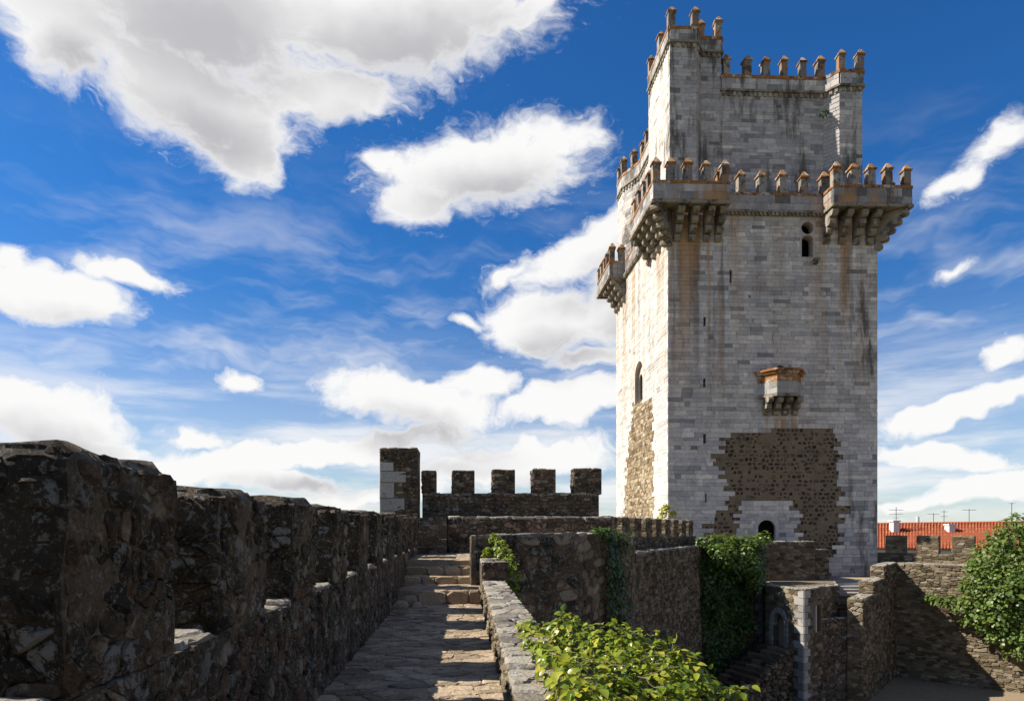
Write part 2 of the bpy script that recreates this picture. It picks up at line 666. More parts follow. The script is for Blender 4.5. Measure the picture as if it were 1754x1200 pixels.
M_TANM = stone_mat('sandy_mortar', [(0, (0.115, 0.086, 0.054)), (1, (0.187, 0.148, 0.097))], 0.45, 4.0, bump=0.5, bscale=18)
PALE = [(0.0, (0.138, 0.125, 0.103)), (0.5, (0.259, 0.229, 0.181)), (1.0, (0.380, 0.346, 0.286))]
M_TOP = stone_mat('weathered_coping_stone', PALE, 0.6, 8.0, lichen=(((0.07, 0.06, 0.045), 5.0, 0.55, 0.66, 0.7), ((0.24, 0.13, 0.05), 7.0, 0.62, 0.72, 0.5), ((0.40, 0.38, 0.42), 9.0, 0.56, 0.64, 0.6)), bump=0.9, bscale=26)
M_PAVE = stone_mat('trodden_paving_stone', [(0, (0.206, 0.157, 0.106)), (0.5, (0.344, 0.264, 0.178)), (1, (0.467, 0.367, 0.253))], 0.5, 7.0, lichen=(((0.09, 0.07, 0.05), 3.0, 0.52, 0.7, 0.5),), bump=0.8, bscale=24)
M_DIRT = stone_mat('sandy_dirt', [(0, (0.188, 0.140, 0.089)), (1, (0.309, 0.244, 0.160))], 0.5, 1.6, lichen=(((0.14, 0.10, 0.065), 0.5, 0.5, 0.7, 0.5),), bump=0.5, bscale=30)
M_PATCH = stone_mat('patch_mortar', [(0, (0.128, 0.096, 0.063)), (1, (0.249, 0.186, 0.121))], 0.5, 2.2, lichen=(((0.05, 0.04, 0.03), 1.0, 0.5, 0.68, 0.5),), bump=0.6, bscale=14)
M_PSTN = stone_mat('patch_stone', [(0, (0.027, 0.021, 0.017)), (0.8, (0.083, 0.063, 0.045)), (1, (0.150, 0.112, 0.075))], 0.5, 5.0, bump=0.5, bscale=14)
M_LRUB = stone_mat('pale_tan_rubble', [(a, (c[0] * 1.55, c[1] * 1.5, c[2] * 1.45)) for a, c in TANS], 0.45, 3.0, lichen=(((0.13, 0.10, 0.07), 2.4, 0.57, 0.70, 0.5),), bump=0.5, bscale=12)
M_DARKH = stone_mat('dark_interior', [(0, (0.012, 0.010, 0.009)), (1, (0.02, 0.018, 0.016))], 0.3, 4.0)  # near-black: shade inside the openings is put into the colour


def tower_streaks(k, pos, col):
    x, y, z = k.xyz(pos)
    hcoord = k.m('ADD', k.m('MULTIPLY', x, 1.0), k.m('MULTIPLY', y, 0.83))
    sv = k.comb(hcoord, k.m('MULTIPLY', z, 0.045), 0.0)
    s1 = k.noise(sv, 0.85, 6.0, 0.64)
    s2 = k.noise(k.vm('ADD', sv, (17.3, 4.1, 2.0)), 1.3, 5.0, 0.62)
    wob = k.m('MULTIPLY_ADD', k.noise(k.comb(hcoord, 0.0, 5.0), 0.9, 3.0), 9.0, -4.5)
    zz = k.m('ADD', z, wob)
    fall = k.rng(zz, 6.0, 21.5)
    fall = k.m('MULTIPLY', fall, k.rng(z, 23.4, 22.0))
    # under the corner galleries the run-off is heaviest
    gl = k.m('MAXIMUM', k.m('MULTIPLY', k.rng(x, 12.0, 13.5), k.rng(x, 18.2, 16.4)), k.rng(x, 22.6, 24.2))
    gain = k.m('MULTIPLY_ADD', gl, 0.75, 0.25)
    gain = k.m('MULTIPLY', gain, k.rng(x, 13.16, 13.4, 0.5, 1.0))
    ochre = k.m('MULTIPLY', k.m('MULTIPLY', k.rng(s1, 0.45, 0.57), fall), gain)
    blk = k.m('MULTIPLY', k.m('MULTIPLY', k.rng(s2, 0.47, 0.60), fall), gain)
    col = k.mix(k.m('MULTIPLY', blk, 0.8), col, (0.055, 0.045, 0.036, 1))
    col = k.mix(k.m('MULTIPLY', ochre, 0.92), col, (0.36, 0.20, 0.085, 1))
    # grime of the upper storey and the right-hand corner
    s3 = k.noise(k.comb(hcoord, k.m('MULTIPLY', z, 0.16), 9.0), 1.3, 5.0, 0.65)
    up = k.m('MULTIPLY', k.rng(s3, 0.50, 0.66), k.m('MAXIMUM', k.rng(z, 21.5, 26.0, 0.0, 0.9), k.rng(x, 24.0, 26.0, 0.12, 0.9)))
    col = k.mix(up, col, (0.085, 0.075, 0.062, 1))
    rust = k.m('MULTIPLY', k.m('MULTIPLY', k.rng(x, 19.3, 19.8), k.rng(x, 22.6, 22.0)), k.m('MULTIPLY', k.rng(z, 5.5, 7.2), k.rng(z, 9.0, 8.6)))
    s4 = k.noise(k.comb(k.m('MULTIPLY', hcoord, 2.6), k.m('MULTIPLY', z, 0.25), 1.0), 1.0, 3.0, 0.6)
    col = k.mix(k.m('MULTIPLY', rust, k.rng(s4, 0.44, 0.60, 0.0, 0.85)), col, (0.33, 0.16, 0.05, 1))
    return col


ASHS = [(0.0, (0.108, 0.103, 0.102)), (0.25, (0.259, 0.248, 0.244)), (0.55, (0.411, 0.386, 0.367)), (0.8, (0.540, 0.499, 0.450)), (1.0, (0.671, 0.613, 0.539))]
M_ASH = stone_mat('grey_white_marble', ASHS, 0.34, 1.1, lichen=(((0.085, 0.08, 0.072), 2.6, 0.59, 0.70, 0.6), ((0.27, 0.20, 0.13), 0.6, 0.56, 0.72, 0.45)), bump=0.35, bscale=9, streaks=tower_streaks)
M_LICH = stone_mat('lichen_orange_stone', [(0, (0.12, 0.055, 0.022)), (0.5, (0.29, 0.125, 0.038)), (1, (0.38, 0.23, 0.11))], 0.5, 3.0, lichen=(((0.40, 0.38, 0.34), 2.2, 0.53, 0.58, 0.85), ((0.05, 0.042, 0.034), 2.9, 0.53, 0.60, 0.85)), bump=0.5, bscale=12)
M_SHAFT = stone_mat('weathered_merlon_marble', [(0, (0.12, 0.105, 0.09)), (1, (0.34, 0.31, 0.27))], 0.5, 2.4, lichen=(((0.05, 0.042, 0.034), 1.9, 0.48, 0.60, 0.85), ((0.32, 0.15, 0.045), 1.3, 0.52, 0.62, 0.85)), bump=0.5, bscale=10)
M_CORB = stone_mat('stained_corbel_stone', [(0, (0.13, 0.11, 0.085)), (1, (0.36, 0.32, 0.26))], 0.5, 2.0, lichen=(((0.05, 0.042, 0.034), 1.6, 0.47, 0.62, 0.85), ((0.30, 0.17, 0.06), 1.9, 0.56, 0.68, 0.6)), bump=0.5, bscale=10)
M_QUO = stone_mat('pale_quoin_stone', [(0, (0.192, 0.188, 0.180)), (1, (0.368, 0.352, 0.320))], 0.4, 4.0, lichen=(((0.09, 0.08, 0.065), 3.0, 0.55, 0.70, 0.7),), bump=0.5, bscale=12)


def simple_mat(name, col, rough=0.8, metal=0.0, nscale=3.0, var=0.2):
    m, k, bs, out = mat_base(name)
    pos = k.n('ShaderNodeNewGeometry').outputs['Position']
    n1 = k.noise(pos, nscale, 5.0, 0.6)
    c = k.vm('SCALE', (col[0], col[1], col[2]), sc=k.rng(n1, 0.3, 0.7, 1 - var, 1 + var, smooth=False))
    k.put(bs.inputs['Base Color'], c)
    bs.inputs['Roughness'].default_value = rough
    bs.inputs['Metallic'].default_value = metal
    return m


def leaf_mat(name, stops, trans=0.4, gloss=0.35):
    m, k, bs, out = mat_base(name)
    at = k.n('ShaderNodeAttribute', attribute_name='tone').outputs['Fac']
    ri = k.n('ShaderNodeObjectInfo').outputs['Random']
    pos = k.n('ShaderNodeNewGeometry').outputs['Position']
    nz = k.noise(pos, 22.0, 3.0)
    tv = k.m('ADD', k.m('MULTIPLY_ADD', ri, 0.24, -0.12), k.m('ADD', at, k.m('MULTIPLY_ADD', nz, 0.3, -0.15)), clamp=True)
    col = k.ramp(tv, stops)
    k.put(bs.inputs['Base Color'], col)
    bs.inputs['Roughness'].default_value = gloss
    bs.inputs['Specular IOR Level'].default_value = 0.45
    tr = k.n('ShaderNodeBsdfTranslucent')
    k.put(tr.inputs[0], k.mix(0.5, col, (0.30, 0.36, 0.03, 1)))
    mx = k.n('ShaderNodeMixShader')
    mx.inputs[0].default_value = trans
    k.put(mx.inputs[1], bs.outputs[0])
    k.put(mx.inputs[2], tr.outputs[0])
    k.put(out.inputs[0], mx.outputs[0])
    return m


M_LEAF = leaf_mat('bright_ivy_leaf', [(0, (0.03, 0.07, 0.010)), (0.4, (0.09, 0.155, 0.015)), (0.75, (0.22, 0.27, 0.022)), (1, (0.40, 0.36, 0.035))], 0.38, 0.33)
M_IVY = leaf_mat('dark_ivy_leaf', [(0, (0.012, 0.030, 0.008)), (0.5, (0.035, 0.075, 0.015)), (1, (0.075, 0.13, 0.022))], 0.22, 0.45)
M_IVYL = leaf_mat('sunlit_ivy_leaf', [(0, (0.015, 0.038, 0.009)), (0.5, (0.055, 0.105, 0.018)), (1, (0.13, 0.19, 0.03))], 0.3, 0.42)  # brighter copy of the ivy leaf, sunlight painted into its green
M_TREE = leaf_mat('fig_tree_leaf', [(0, (0.03, 0.06, 0.012)), (0.5, (0.07, 0.12, 0.020)), (1, (0.15, 0.20, 0.035))], 0.3, 0.45)
M_DRY = leaf_mat('dry_fallen_leaf', [(0, (0.12, 0.05, 0.02)), (0.5, (0.26, 0.13, 0.045)), (1, (0.36, 0.24, 0.10))], 0.1, 0.8)
M_BARK = simple_mat('bark', (0.13, 0.10, 0.07), 0.9, 0, 12, 0.4)
M_WHITE = simple_mat('whitewash', (0.55, 0.55, 0.54), 0.85, 0, 1.5, 0.08)
M_TILE = stone_mat('terracotta_tile', [(0, (0.243, 0.064, 0.029)), (0.5, (0.333, 0.096, 0.042)), (1, (0.384, 0.141, 0.070))], 0.25, 0.8, lichen=(((0.20, 0.10, 0.06), 0.7, 0.58, 0.75, 0.5),), bump=0.2, bscale=6)
M_METAL = simple_mat('antenna_metal', (0.12, 0.12, 0.13), 0.5, 0.6)
M_CONC = simple_mat('grey_concrete', (0.42, 0.42, 0.42), 0.85)
M_GRASS = stone_mat('dry_plain', [(0, (0.10, 0.10, 0.04)), (1, (0.22, 0.19, 0.09))], 0.6, 0.02, bump=0.2, bscale=1)

# ================================================================ THE SETTING
GH = -9.1                      # courtyard level below the eye
GZ = EYE + GH
rng = random.Random(11)

g = Geo()
g.add([(-4000, -4000, GZ - 4), (4000, -4000, GZ - 4), (4000, 4000, GZ - 4), (-4000, 4000, GZ - 4)], [(0, 1, 2, 3)])
tag(g.build('terrain', M_GRASS), kind='structure')

# courtyard: gently uneven sandy ground inside the walls
g = Geo()
N = 60
for j in range(N + 1):
    for i in range(N + 1):
        x, y = 0.5 + 44.0 * i / N, -6 + 56.0 * j / N
        g.v.append((x, y, GZ + 0.12 * mnoise.noise(Vector((x * .25, y * .25, 2)))))
for j in range(N):
    for i in range(N):
        a = j * (N + 1) + i
        g.f.append((a, a + 1, a + N + 2, a + N + 1))
        g.t.append(0.5)
tag(g.build('courtyard_ground', M_DIRT, smooth=True), kind='structure')

# ---------------------------------------------------------------- wall walk (floor) with its paving
FZ = 0.15
XL, XR = -1.30, 0.42
wk = tag(Geo().box((XL, -3, FZ - 0.5), (XR + 0.02, 12.95, FZ - 0.012)).build('wall_walk', M_PAVE), kind='structure')
pcs = rubble(Frame((XL, 4.2, FZ - 0.012), (1, 0, 0), (0, 1, 0), (0, 0, 1)), XR - XL, 8.7, 0.25, 0.15, rng, gap=0.007, d_in=-0.02, d_out=(0.002, 0.02), bevel=0.016, rough=0.03, jit=0.46)
emit(pcs, 'paving_stone', 'paving', M_PAVE, wk, 260)

# landing beyond the steps
LZ = 0.89
land_poly = [(XL, 15.4), (0.35, 15.4), tuple(P(812, 0, 14.1)[:2]), tuple(P(988, 0, 15.6)[:2]), tuple(P(1074, 0, 20.2)[:2]), (5.2, 21.4), (XL, 21.4)]
ld = tag(Geo().prism(land_poly, -1.5, LZ).build('upper_landing', M_PAVE), kind='structure')
pcs = rubble(Frame((XL, 15.6, LZ), (1, 0, 0), (0, 1, 0), (0, 0, 1)), 1.7, 4.4, 0.34, 0.2, rng, gap=0.01, d_in=-0.02, d_out=(0.004, 0.02), bevel=0.015, rough=0.02, rows=True)
emit(pcs, 'paving_stone', 'paving', M_PAVE, ld, 60)

# steps from the walk up to the landing
st = empty('stone_steps', (-0.4, 12.9, FZ), 'worn stone steps climbing from the wall walk to the battlement landing', 'steps')
sz = [(12.92, 0.15, 0.42), (14.55, 0.42, 0.58), (15.05, 0.58, 0.77), (15.85, 0.77, 0.895)]
for i, (y0, z0, z1) in enumerate(sz):
    y1 = sz[i + 1][0] if i < 3 else 16.25
    r2 = random.Random(40 + i)
    sb = rough_box((XL, y0, -0.4), (XR - 0.02, y1 + 0.05, z1 - 0.02), 0.16, 0.025, 3 + i, 3.0).build('step', M_PAVE, st)
    x = XL
    pc = []
    while x < XR - 0.1:
        wd = min(r2.uniform(0.28, 0.62), XR - x)
        if XR - (x + wd) < 0.15:
            wd = XR - x
        fr = Frame((x, y0 - 0.03, z0), (1, 0, 0), (0, 0, 1), (0, -1, 0))
        pc.append(stone_piece(fr, [(0.012, -0.03), (wd - 0.012, -0.03), (wd - 0.012, z1 - z0 - 0.004), (0.012, z1 - z0 + r2.uniform(-0.02, 0.01))], r2, -0.1, r2.uniform(0.01, 0.05), 0.03, r2.random(), 0.03))
        x += wd
    pc += rubble(Frame((XL, y0 + 0.02, z1 - 0.02), (1, 0, 0), (0, 1, 0), (0, 0, 1)), XR - XL, y1 - y0 - 0.06, 0.34, 0.2, r2, gap=0.01, d_in=-0.02, d_out=(0.004, 0.028), bevel=0.014, rough=0.02)
    emit(pc, 'stone', 'stones', M_PAVE, sb, 60)

# loose stones lying in the corner at the foot of the steps
LS = [('flat slab-like loose stone against the lowest step', -1.05, 12.55, 0.20), ('squat loose stone nearest the crenel wall', -1.14, 12.15, 0.15),
      ('smallest loose stone out on the paving before the steps', -0.83, 12.25, 0.10)]
for i, (lb, x, y, r_) in enumerate(LS):
    gg = rough_box((x - r_, y - r_ * .8, FZ - 0.02), (x + r_, y + r_ * .8, FZ + r_ * 1.0), r_ * 0.55, r_ * 0.3, 60 + i, 5.0, round_=r_ * 0.25)
    gg.t = [0.3 + 0.2 * i] * len(gg.f)
    tag(gg.build('loose_stone', M_PAVE), lb, 'stone', 'loose stones at the foot of the steps')

# ---------------------------------------------------------------- left battlement (crenellated parapet beside the camera)
lw = empty('crenel_parapet', (-1.6, 8, 0), 'dark lichened rubble parapet with merlons running beside the wall walk', 'wall')
TH = 0.62
XI = -1.28
SILL, MTOP = 1.09, 1.90
yend = 20.3
rough_box((XI - TH, -3.0, -1.2), (XI, yend, SILL), 0.22, 0.03, 1, 1.8).build('wall_core', M_RUBM, lw)
mer = [(-2.15, 0.80), (-0.7, 0.80), (0.74, 0.81), (2.19, 0.81), (3.56, 0.78), (5.04, 0.78), (6.57, 0.80), (8.15, 0.83), (9.80, 0.85), (11.50, 0.85), (13.2, 0.85), (14.9, 0.85), (16.6, 0.85), (18.3, 0.85), (19.75, 0.55)]
allp = []
r3 = random.Random(5)


def near_rubble(fr, wd, ht, su, sv, **kw):
    return rubble(fr, wd, ht, su, sv, r3, gap=0.007, d_in=-0.06, bevel=0.020, drop=0.3, **kw)


def lt(cx, cy, rg):
    return min(1, max(0, rg.gauss(0.52, 0.26)))


for yy0, yy1, su, sv in ((1.2, 6.0, 0.125, 0.10), (6.0, 12.5, 0.19, 0.14), (12.5, yend, 0.30, 0.20)):
    allp += near_rubble(Frame((XI, yy0, -0.05), (0, 1, 0), (0, 0, 1), (1, 0, 0)), yy1 - yy0, SILL + 0.05, su, sv, d_out=(0.0, 0.03), rough=0.035, tone=lt)
for i, (y0, L) in enumerate(mer):
    top = MTOP + r3.uniform(-0.025, 0.03) + max(0, (y0 - 9)) * 0.012
    if i in (3,):
        top += 0.02
    mg = rough_box((XI - TH + 0.015, y0, SILL - 0.06), (XI - 0.008, y0 + L, top), 0.07 if y0 < 6 else 0.2, 0.03, 10 + i, 3.2, round_=0.055)
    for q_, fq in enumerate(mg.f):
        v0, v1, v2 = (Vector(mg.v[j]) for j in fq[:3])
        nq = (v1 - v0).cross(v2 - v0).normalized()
        mg.t[q_] = 0.0 if nq.y < -0.6 else (0.85 if nq.x > 0.6 else 0.45)  # shade painted in: camera-side faces darkest, walk-side faces palest
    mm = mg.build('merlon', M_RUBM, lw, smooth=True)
    if y0 + L < 0.5:
        continue
    big = y0 < 6
    su, sv = (0.115, 0.085) if big else (0.18, 0.13)
    hh = top - SILL - 0.05
    pc = near_rubble(Frame((XI - 0.008, y0 + 0.01, SILL), (0, 1, 0), (0, 0, 1), (1, 0, 0)), L - 0.02, hh, su, sv, d_out=(0.0, 0.03), rough=0.035, tone=lt)
    pc += near_rubble(Frame((XI - TH + 0.02, y0, SILL), (1, 0, 0), (0, 0, 1), (0, -1, 0)), TH - 0.04, hh, su, sv, d_out=(0.0, 0.03), rough=0.035, tone=lambda x, y, r_: min(1, max(0, r_.gauss(0.16, 0.16))))  # near-side stones toned darker to paint in their shade
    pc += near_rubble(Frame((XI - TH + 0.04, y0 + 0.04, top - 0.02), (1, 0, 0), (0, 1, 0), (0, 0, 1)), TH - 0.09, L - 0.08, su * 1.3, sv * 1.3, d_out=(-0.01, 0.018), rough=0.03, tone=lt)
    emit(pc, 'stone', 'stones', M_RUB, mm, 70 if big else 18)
    # crenel floor behind the merlon
    if i + 1 < len(mer):
        ya, yb = y0 + L, mer[i + 1][0]
        if ya > 1:
            allp_top = rubble(Frame((XI - TH, ya + 0.02, SILL), (1, 0, 0), (0, 1, 0), (0, 0, 1)), TH, yb - ya - 0.04, 0.26, 0.16, r3, gap=0.008, d_in=-0.03, d_out=(0.012, 0.04), bevel=0.02, rough=0.03)
            emit(allp_top, 'sill_stone', 'sill_stones', M_TOP, lw, 8)
emit(allp, 'stone', 'stones', M_RUB, lw, 300)

# outer skin of the curtain below the walk
tag(Geo().box((XI - 1.1, -3, GZ - 4), (XR + 0.3, 12.9, -1.21)).build('lower_curtain_wall', M_RUBM), 'rough stone mass of the curtain carrying the wall walk', 'wall', kind='thing')

# ---------------------------------------------------------------- low wall on the right of the walk
lo = empty('low_wall', (0.7, 8, 0), 'low stone kerb wall with sunlit coping along the courtyard side of the walk', 'wall')
r4 = random.Random(8)
prof = [(-1.0, 0.30), (2.0, 0.30), (5.0, 0.34), (8.0, 0.50), (12.45, 0.64)]


def kz(y):
    for (a, za), (b, zb) in zip(prof, prof[1:]):
        if y <= b:
            return za + (zb - za) * (y - a) / (b - a)
    return prof[-1][1]


def kw(y):
    return 1.06 - 0.018 * y


core = Geo()
pcs_t, pcs_i = [], []
ys = [-1.0 + 0.45 * k for k in range(30)] + [12.45]
for a, b in zip(ys, ys[1:]):
    core.prism([(XR, a), (kw(a), a), (kw(b), b), (XR, b)], GZ - 0.5, [kz(a) - 0.02, kz(a) - 0.02, kz(b) - 0.02, kz(b) - 0.02])
core.build('wall_core', M_RUBM, lo)
for a, b in zip(ys, ys[1:]):
    if b < 3.4:
        continue
    sl = (kz(b) - kz(a)) / (b - a)
    pcs_t += rubble(Frame((XR - 0.012, a, kz(a) - 0.02), (1, 0, 0), (0, 1, sl), (0, -sl, 1)), kw(b) - XR + 0.03, b - a, 0.27, 0.20, r4, gap=0.005, d_in=-0.05, d_out=(0.015, 0.04), bevel=0.018, rough=0.035)
    pcs_i += rubble(Frame((XR, a, FZ - 0.04), (0, 1, 0), (0, 0, 1), (-1, 0, 0)), b - a, kz(a) - FZ + 0.03, 0.17, 0.12, r4, gap=0.008, d_in=-0.05, d_out=(0.01, 0.045), bevel=0.02, rough=0.06)
emit(pcs_t, 'coping_stone', 'coping_stones', M_TOP, lo, 200)
emit(pcs_i, 'stone', 'stones', M_TAN, lo, 90)
# raised end block of the low wall
eb = rough_box((XR - 0.02, 12.42, -3), (0.88, 13.75, 1.0), 0.2, 0.02, 77, 3).build('end_block', M_RUBM, lo)
pc = rubble(Frame((XR - 0.02, 12.42, 0.55), (1, 0, 0), (0, 0, 1), (0, -1, 0)), 0.47, 0.46, 0.25, 0.15, r4, gap=0.01, d_out=(0.01, 0.05), rough=0.04)
emit(pc, 'stone', 'stones', M_RUB, eb, 30)
pc = rubble(Frame((XR - 0.03, 12.42, 0.99), (1, 0, 0), (0, 1, 0), (0, 0, 1)), 0.49, 1.3, 0.28, 0.2, r4, gap=0.008, d_out=(0.01, 0.05), rough=0.04)
emit(pc, 'coping_stone', 'coping_stones', M_TOP, eb, 30)


# ---------------------------------------------------------------- generic wall run
def back_of(p0, p1, thick, n):
    return [(p0[0], p0[1]), (p1[0], p1[1]), (p1[0] - n.x * thick, p1[1] - n.y * thick), (p0[0] - n.x * thick, p0[1] - n.y * thick)]


def wall_run(parent, p0, p1, zb, zt0, zt1, thick, rg, mats, su, sv, zvis=None, limit=120, top=True, rows=False, toward=None, keep=None, gap=0.014, d_out=(0.012, 0.055), tone=None, corename='wall_core', rough=0.04):
    """straight wall: mortar core, face stones down to zvis, coping stones; mats=(stone, mortar, coping)"""
    fr, L = vframe(p0, p1, zb, toward)
    poly = back_of(p0, p1, thick, fr.n)
    core = Geo().prism(poly, zb, [zt0, zt1, zt1, zt0]).build(corename, mats[1], parent)
    zv = zb if zvis is None else zvis
    f2 = Frame((p0[0], p0[1], zv), fr.u, (0, 0, 1), fr.n)
    hmax = max(zt0, zt1) - zv

    def kp(cx, cy):
        if zv + cy > zt0 + (zt1 - zt0) * cx / L - sv * 0.35:
            return False
        return keep is None or keep(f2.p(cx, cy))
    pcs = rubble(f2, L, hmax, su, sv, rg, gap=gap, d_in=-0.05, d_out=d_out, bevel=min(su, sv) * 0.16, rough=rough, rows=rows, keep=kp, tone=tone)
    emit(pcs, 'stone', 'stones', mats[0], parent, limit)
    if top:
        sl = (zt1 - zt0) / L
        ft = Frame(Vector((p0[0], p0[1], zt0)) - fr.n * min(thick, 0.7), Vector((fr.u.x, fr.u.y, sl)), fr.n, Vector((-fr.u.x * sl, -fr.u.y * sl, 1)))
        pcs = rubble(ft, L, min(thick, 0.7) + 0.03, su * 1.3, max(sv * 1.3, 0.2), rg, gap=gap * 0.7, d_in=-0.05, d_out=(0.01, 0.045), bevel=0.02, rough=rough)
        emit(pcs, 'coping_stone', 'coping_stones', mats[2], parent, min(60, limit))
    return fr, L


def merlon_on(parent, fr, L, u0, wd, thick, z0, z1, rg, mats, su, sv, limit=14, name='merlon', side=True):
    """a merlon standing on a wall: fr is the wall's face frame; u0 along it"""
    a = fr.p(u0, 0)
    b = fr.p(u0 + wd, 0)
    n = fr.n
    poly = [(a.x, a.y), (b.x, b.y), (b.x - n.x * thick, b.y - n.y * thick), (a.x - n.x * thick, a.y - n.y * thick)]
    zt = [z1 + rg.uniform(-0.02, 0.02) for _ in range(4)]
    m_ = Geo().prism(poly, z0, zt).build(name, mats[1], parent)
    pc = rubble(Frame((a.x, a.y, z0 + 0.005), fr.u, (0, 0, 1), n), wd, z1 - z0, su, sv, rg, gap=0.010, d_in=-0.03, d_out=(0.008, 0.04), bevel=0.02, rough=0.03)
    if side:
        pc += rubble(Frame((poly[3][0], poly[3][1], z0 + 0.005), n, (0, 0, 1), -fr.u), thick, z1 - z0, su, sv, rg, gap=0.010, d_in=-0.03, d_out=(0.008, 0.04), bevel=0.02, rough=0.03)
    emit(pc, 'stone', 'stones', mats[0], m_, limit)
    pc = rubble(Frame((poly[3][0], poly[3][1], z1), fr.u, n, (0, 0, 1)), wd, thick, su * 1.2, sv * 1.6, rg, gap=0.008, d_in=-0.05, d_out=(0.006, 0.05), bevel=0.02, rough=0.04)
    emit(pc, 'cap_stone', 'cap_stones', mats[2], m_, 6)
    return m_


DK = (M_RUB, M_RUBM, M_TOP)
BR = (M_BRN, M_BRNM, M_TOP)
TN = (M_TAN, M_TANM, M_TOP)


def xy(px, z):
    p = P(px, 0, z)
    return (p.x, p.y)


# ---------------------------------------------------------------- crenellated cross wall at the end of the walk
r5 = random.Random(21)
cw = empty('crenellated_cross_wall', (1.6, 21, LZ), 'dark schist cross wall with five square merlons at the end of the walk', 'wall')
YW = 21.0
x0, x1 = XI + 0.02, 4.55
fr, L = wall_run(cw, (x0, YW), (x1, YW), -4, 2.78, 2.80, 0.6, r5, DK, 0.26, 0.12, zvis=LZ, limit=170, rows=True)
for (pa, pb, py) in ((717, 747, 807), (775, 813, 806), (844, 883, 804), (914, 954, 803), (986, 1035, 801)):
    ua = P(pa, 0, 20.9).x - x0
    ub = P(pb, 0, 20.9).x - x0
    merlon_on(cw, fr, L, max(0.0, ua), ub - max(0.0, ua), 0.6, 2.79, H(py, 21), r5, DK, 0.25, 0.11, 14)
# the ledge in front of it
wall_run(cw, (-0.42, 20.0), (x1 + 0.2, 20.0), -4, 2.0, 2.0, 0.98, r5, DK, 0.28, 0.15, zvis=LZ, limit=90, corename='ledge')
# small steps up to the ledge
for k in range(5):
    rough_box((XI, 19.0 + 0.22 * k, LZ - 0.1), (-0.44, 20.99, LZ + 0.22 * (k + 1)), 0.14, 0.025, 90 + k, 4).build('step', M_RUBM, cw)

# quoined corner pier
cp = empty('corner_pier', (-1.85, 21, LZ), 'tall square pier with pale quoins where parapet meets cross wall', 'pier')
px0, px1 = P(655, 0, 20.8).x, P(718, 0, 20.8).x
py0 = 20.35
ztop = H(771, 20.6)
rough_box((px0, py0, -4), (px1, py0 + 1.1, ztop), 0.3, 0.015, 120, 2).build('pier_core', M_RUBM, cp)
frp = Frame((px0, py0, 1.2), (1, 0, 0), (0, 0, 1), (0, -1, 0))
wdt = px1 - px0


def notq(cx, cy):
    return not (cx < 0.62 and 1.2 + cy < ztop - 0.42)


pc = rubble(frp, wdt, ztop - 1.2, 0.26, 0.12, r5, gap=0.01, d_in=-0.03, d_out=(0.01, 0.05), bevel=0.02, rough=0.03, rows=True, keep=notq)
emit(pc, 'stone', 'stones', M_RUB, cp, 60)
zz = 1.3
k = 0
while zz < ztop - 0.5:
    hh = min(r5.uniform(0.34, 0.5), ztop - 0.42 - zz)
    wq = (0.78, 0.45)[k % 2] + r5.uniform(-.05, .05)
    pcq = stone_piece(frp, [(0.005, zz - 1.2), (wq, zz - 1.2), (wq, zz - 1.2 + hh - 0.012), (0.005, zz - 1.2 + hh - 0.012)], r5, -0.03, 0.035, 0.015, r5.random(), 0.01, chamf=0)
    emit([pcq], 'quoin', 'quoins', M_QUO, cp, 1, smin=-1)
    zz += hh
    k += 1
pc = rubble(Frame((px0, py0, ztop), (1, 0, 0), (0, 1, 0), (0, 0, 1)), wdt, 1.1, 0.3, 0.25, r5, d_out=(0.01, 0.05), rough=0.03)
emit(pc, 'cap_stone', 'cap_stones', M_TOP, cp, 8)

# ---------------------------------------------------------------- bastion wall (beside the landing, dropping into the court)
r6 = random.Random(31)
ba = empty('bastion_wall', (2.0, 14.5, GZ), 'dark high bastion wall of squared blocks below the landing', 'wall')
ztA = 1.50
A0, A1, A2 = xy(812, 14.0), xy(990, 15.5), xy(1076, 20.0)
wall_run(ba, A0, A1, GZ - 0.5, ztA - 0.02, ztA + 0.02, 0.2, r6, DK, 0.42, 0.26, zvis=-2.2, limit=130, rows=True)
wall_run(ba, A1, A2, GZ - 0.5, ztA + 0.02, ztA, 0.6, r6, BR, 0.36, 0.22, zvis=-4.5, limit=130, rows=True)
# jamb at its near end
rough_box((A0[0] - 0.06, A0[1] + 0.0, -2), (A0[0] + 0.04, A0[1] + 0.6, ztA), 0.12, 0.02, 300, 4).build('end_stone', M_TAN, ba)

# ---------------------------------------------------------------- curtain wall toward the keep, with its row of merlons
r7 = random.Random(41)
cu = empty('curtain_wall', (8, 28, GZ), 'brown curtain wall running from the bastion to the keep with small merlons', 'wall')
C0, C1, C2 = xy(1076, 20.2), xy(1088, 23.5), xy(1201, 33.8)
wall_run(cu, C0, C1, GZ - 0.5, H(918, 20.2), H(930, 23.5), 0.9, r7, BR, 0.36, 0.22, zvis=-5, limit=40, rows=True)
wall_run(cu, C1, C2, GZ - 0.5, EYE - 0.90, EYE - 0.90, 1.3, r7, BR, 0.30, 0.17, zvis=-6.2, limit=280, rows=True)
E0, E1 = xy(1043, 24.0), xy(1192, 36.0)
frE, LE = wall_run(cu, E0, E1, GZ - 0.5, EYE - 0.36, EYE - 0.40, 0.55, r7, DK, 0.3, 0.16, zvis=EYE - 1.6, limit=60, rows=True, top=False)
for k in range(9):
    u0 = LE * (k + 0.02) / 9.0
    merlon_on(cu, frE, LE, u0, LE / 9 * 0.52, 0.55, EYE - 0.37, EYE + 0.44, r7, BR, 0.24, 0.13, 10)

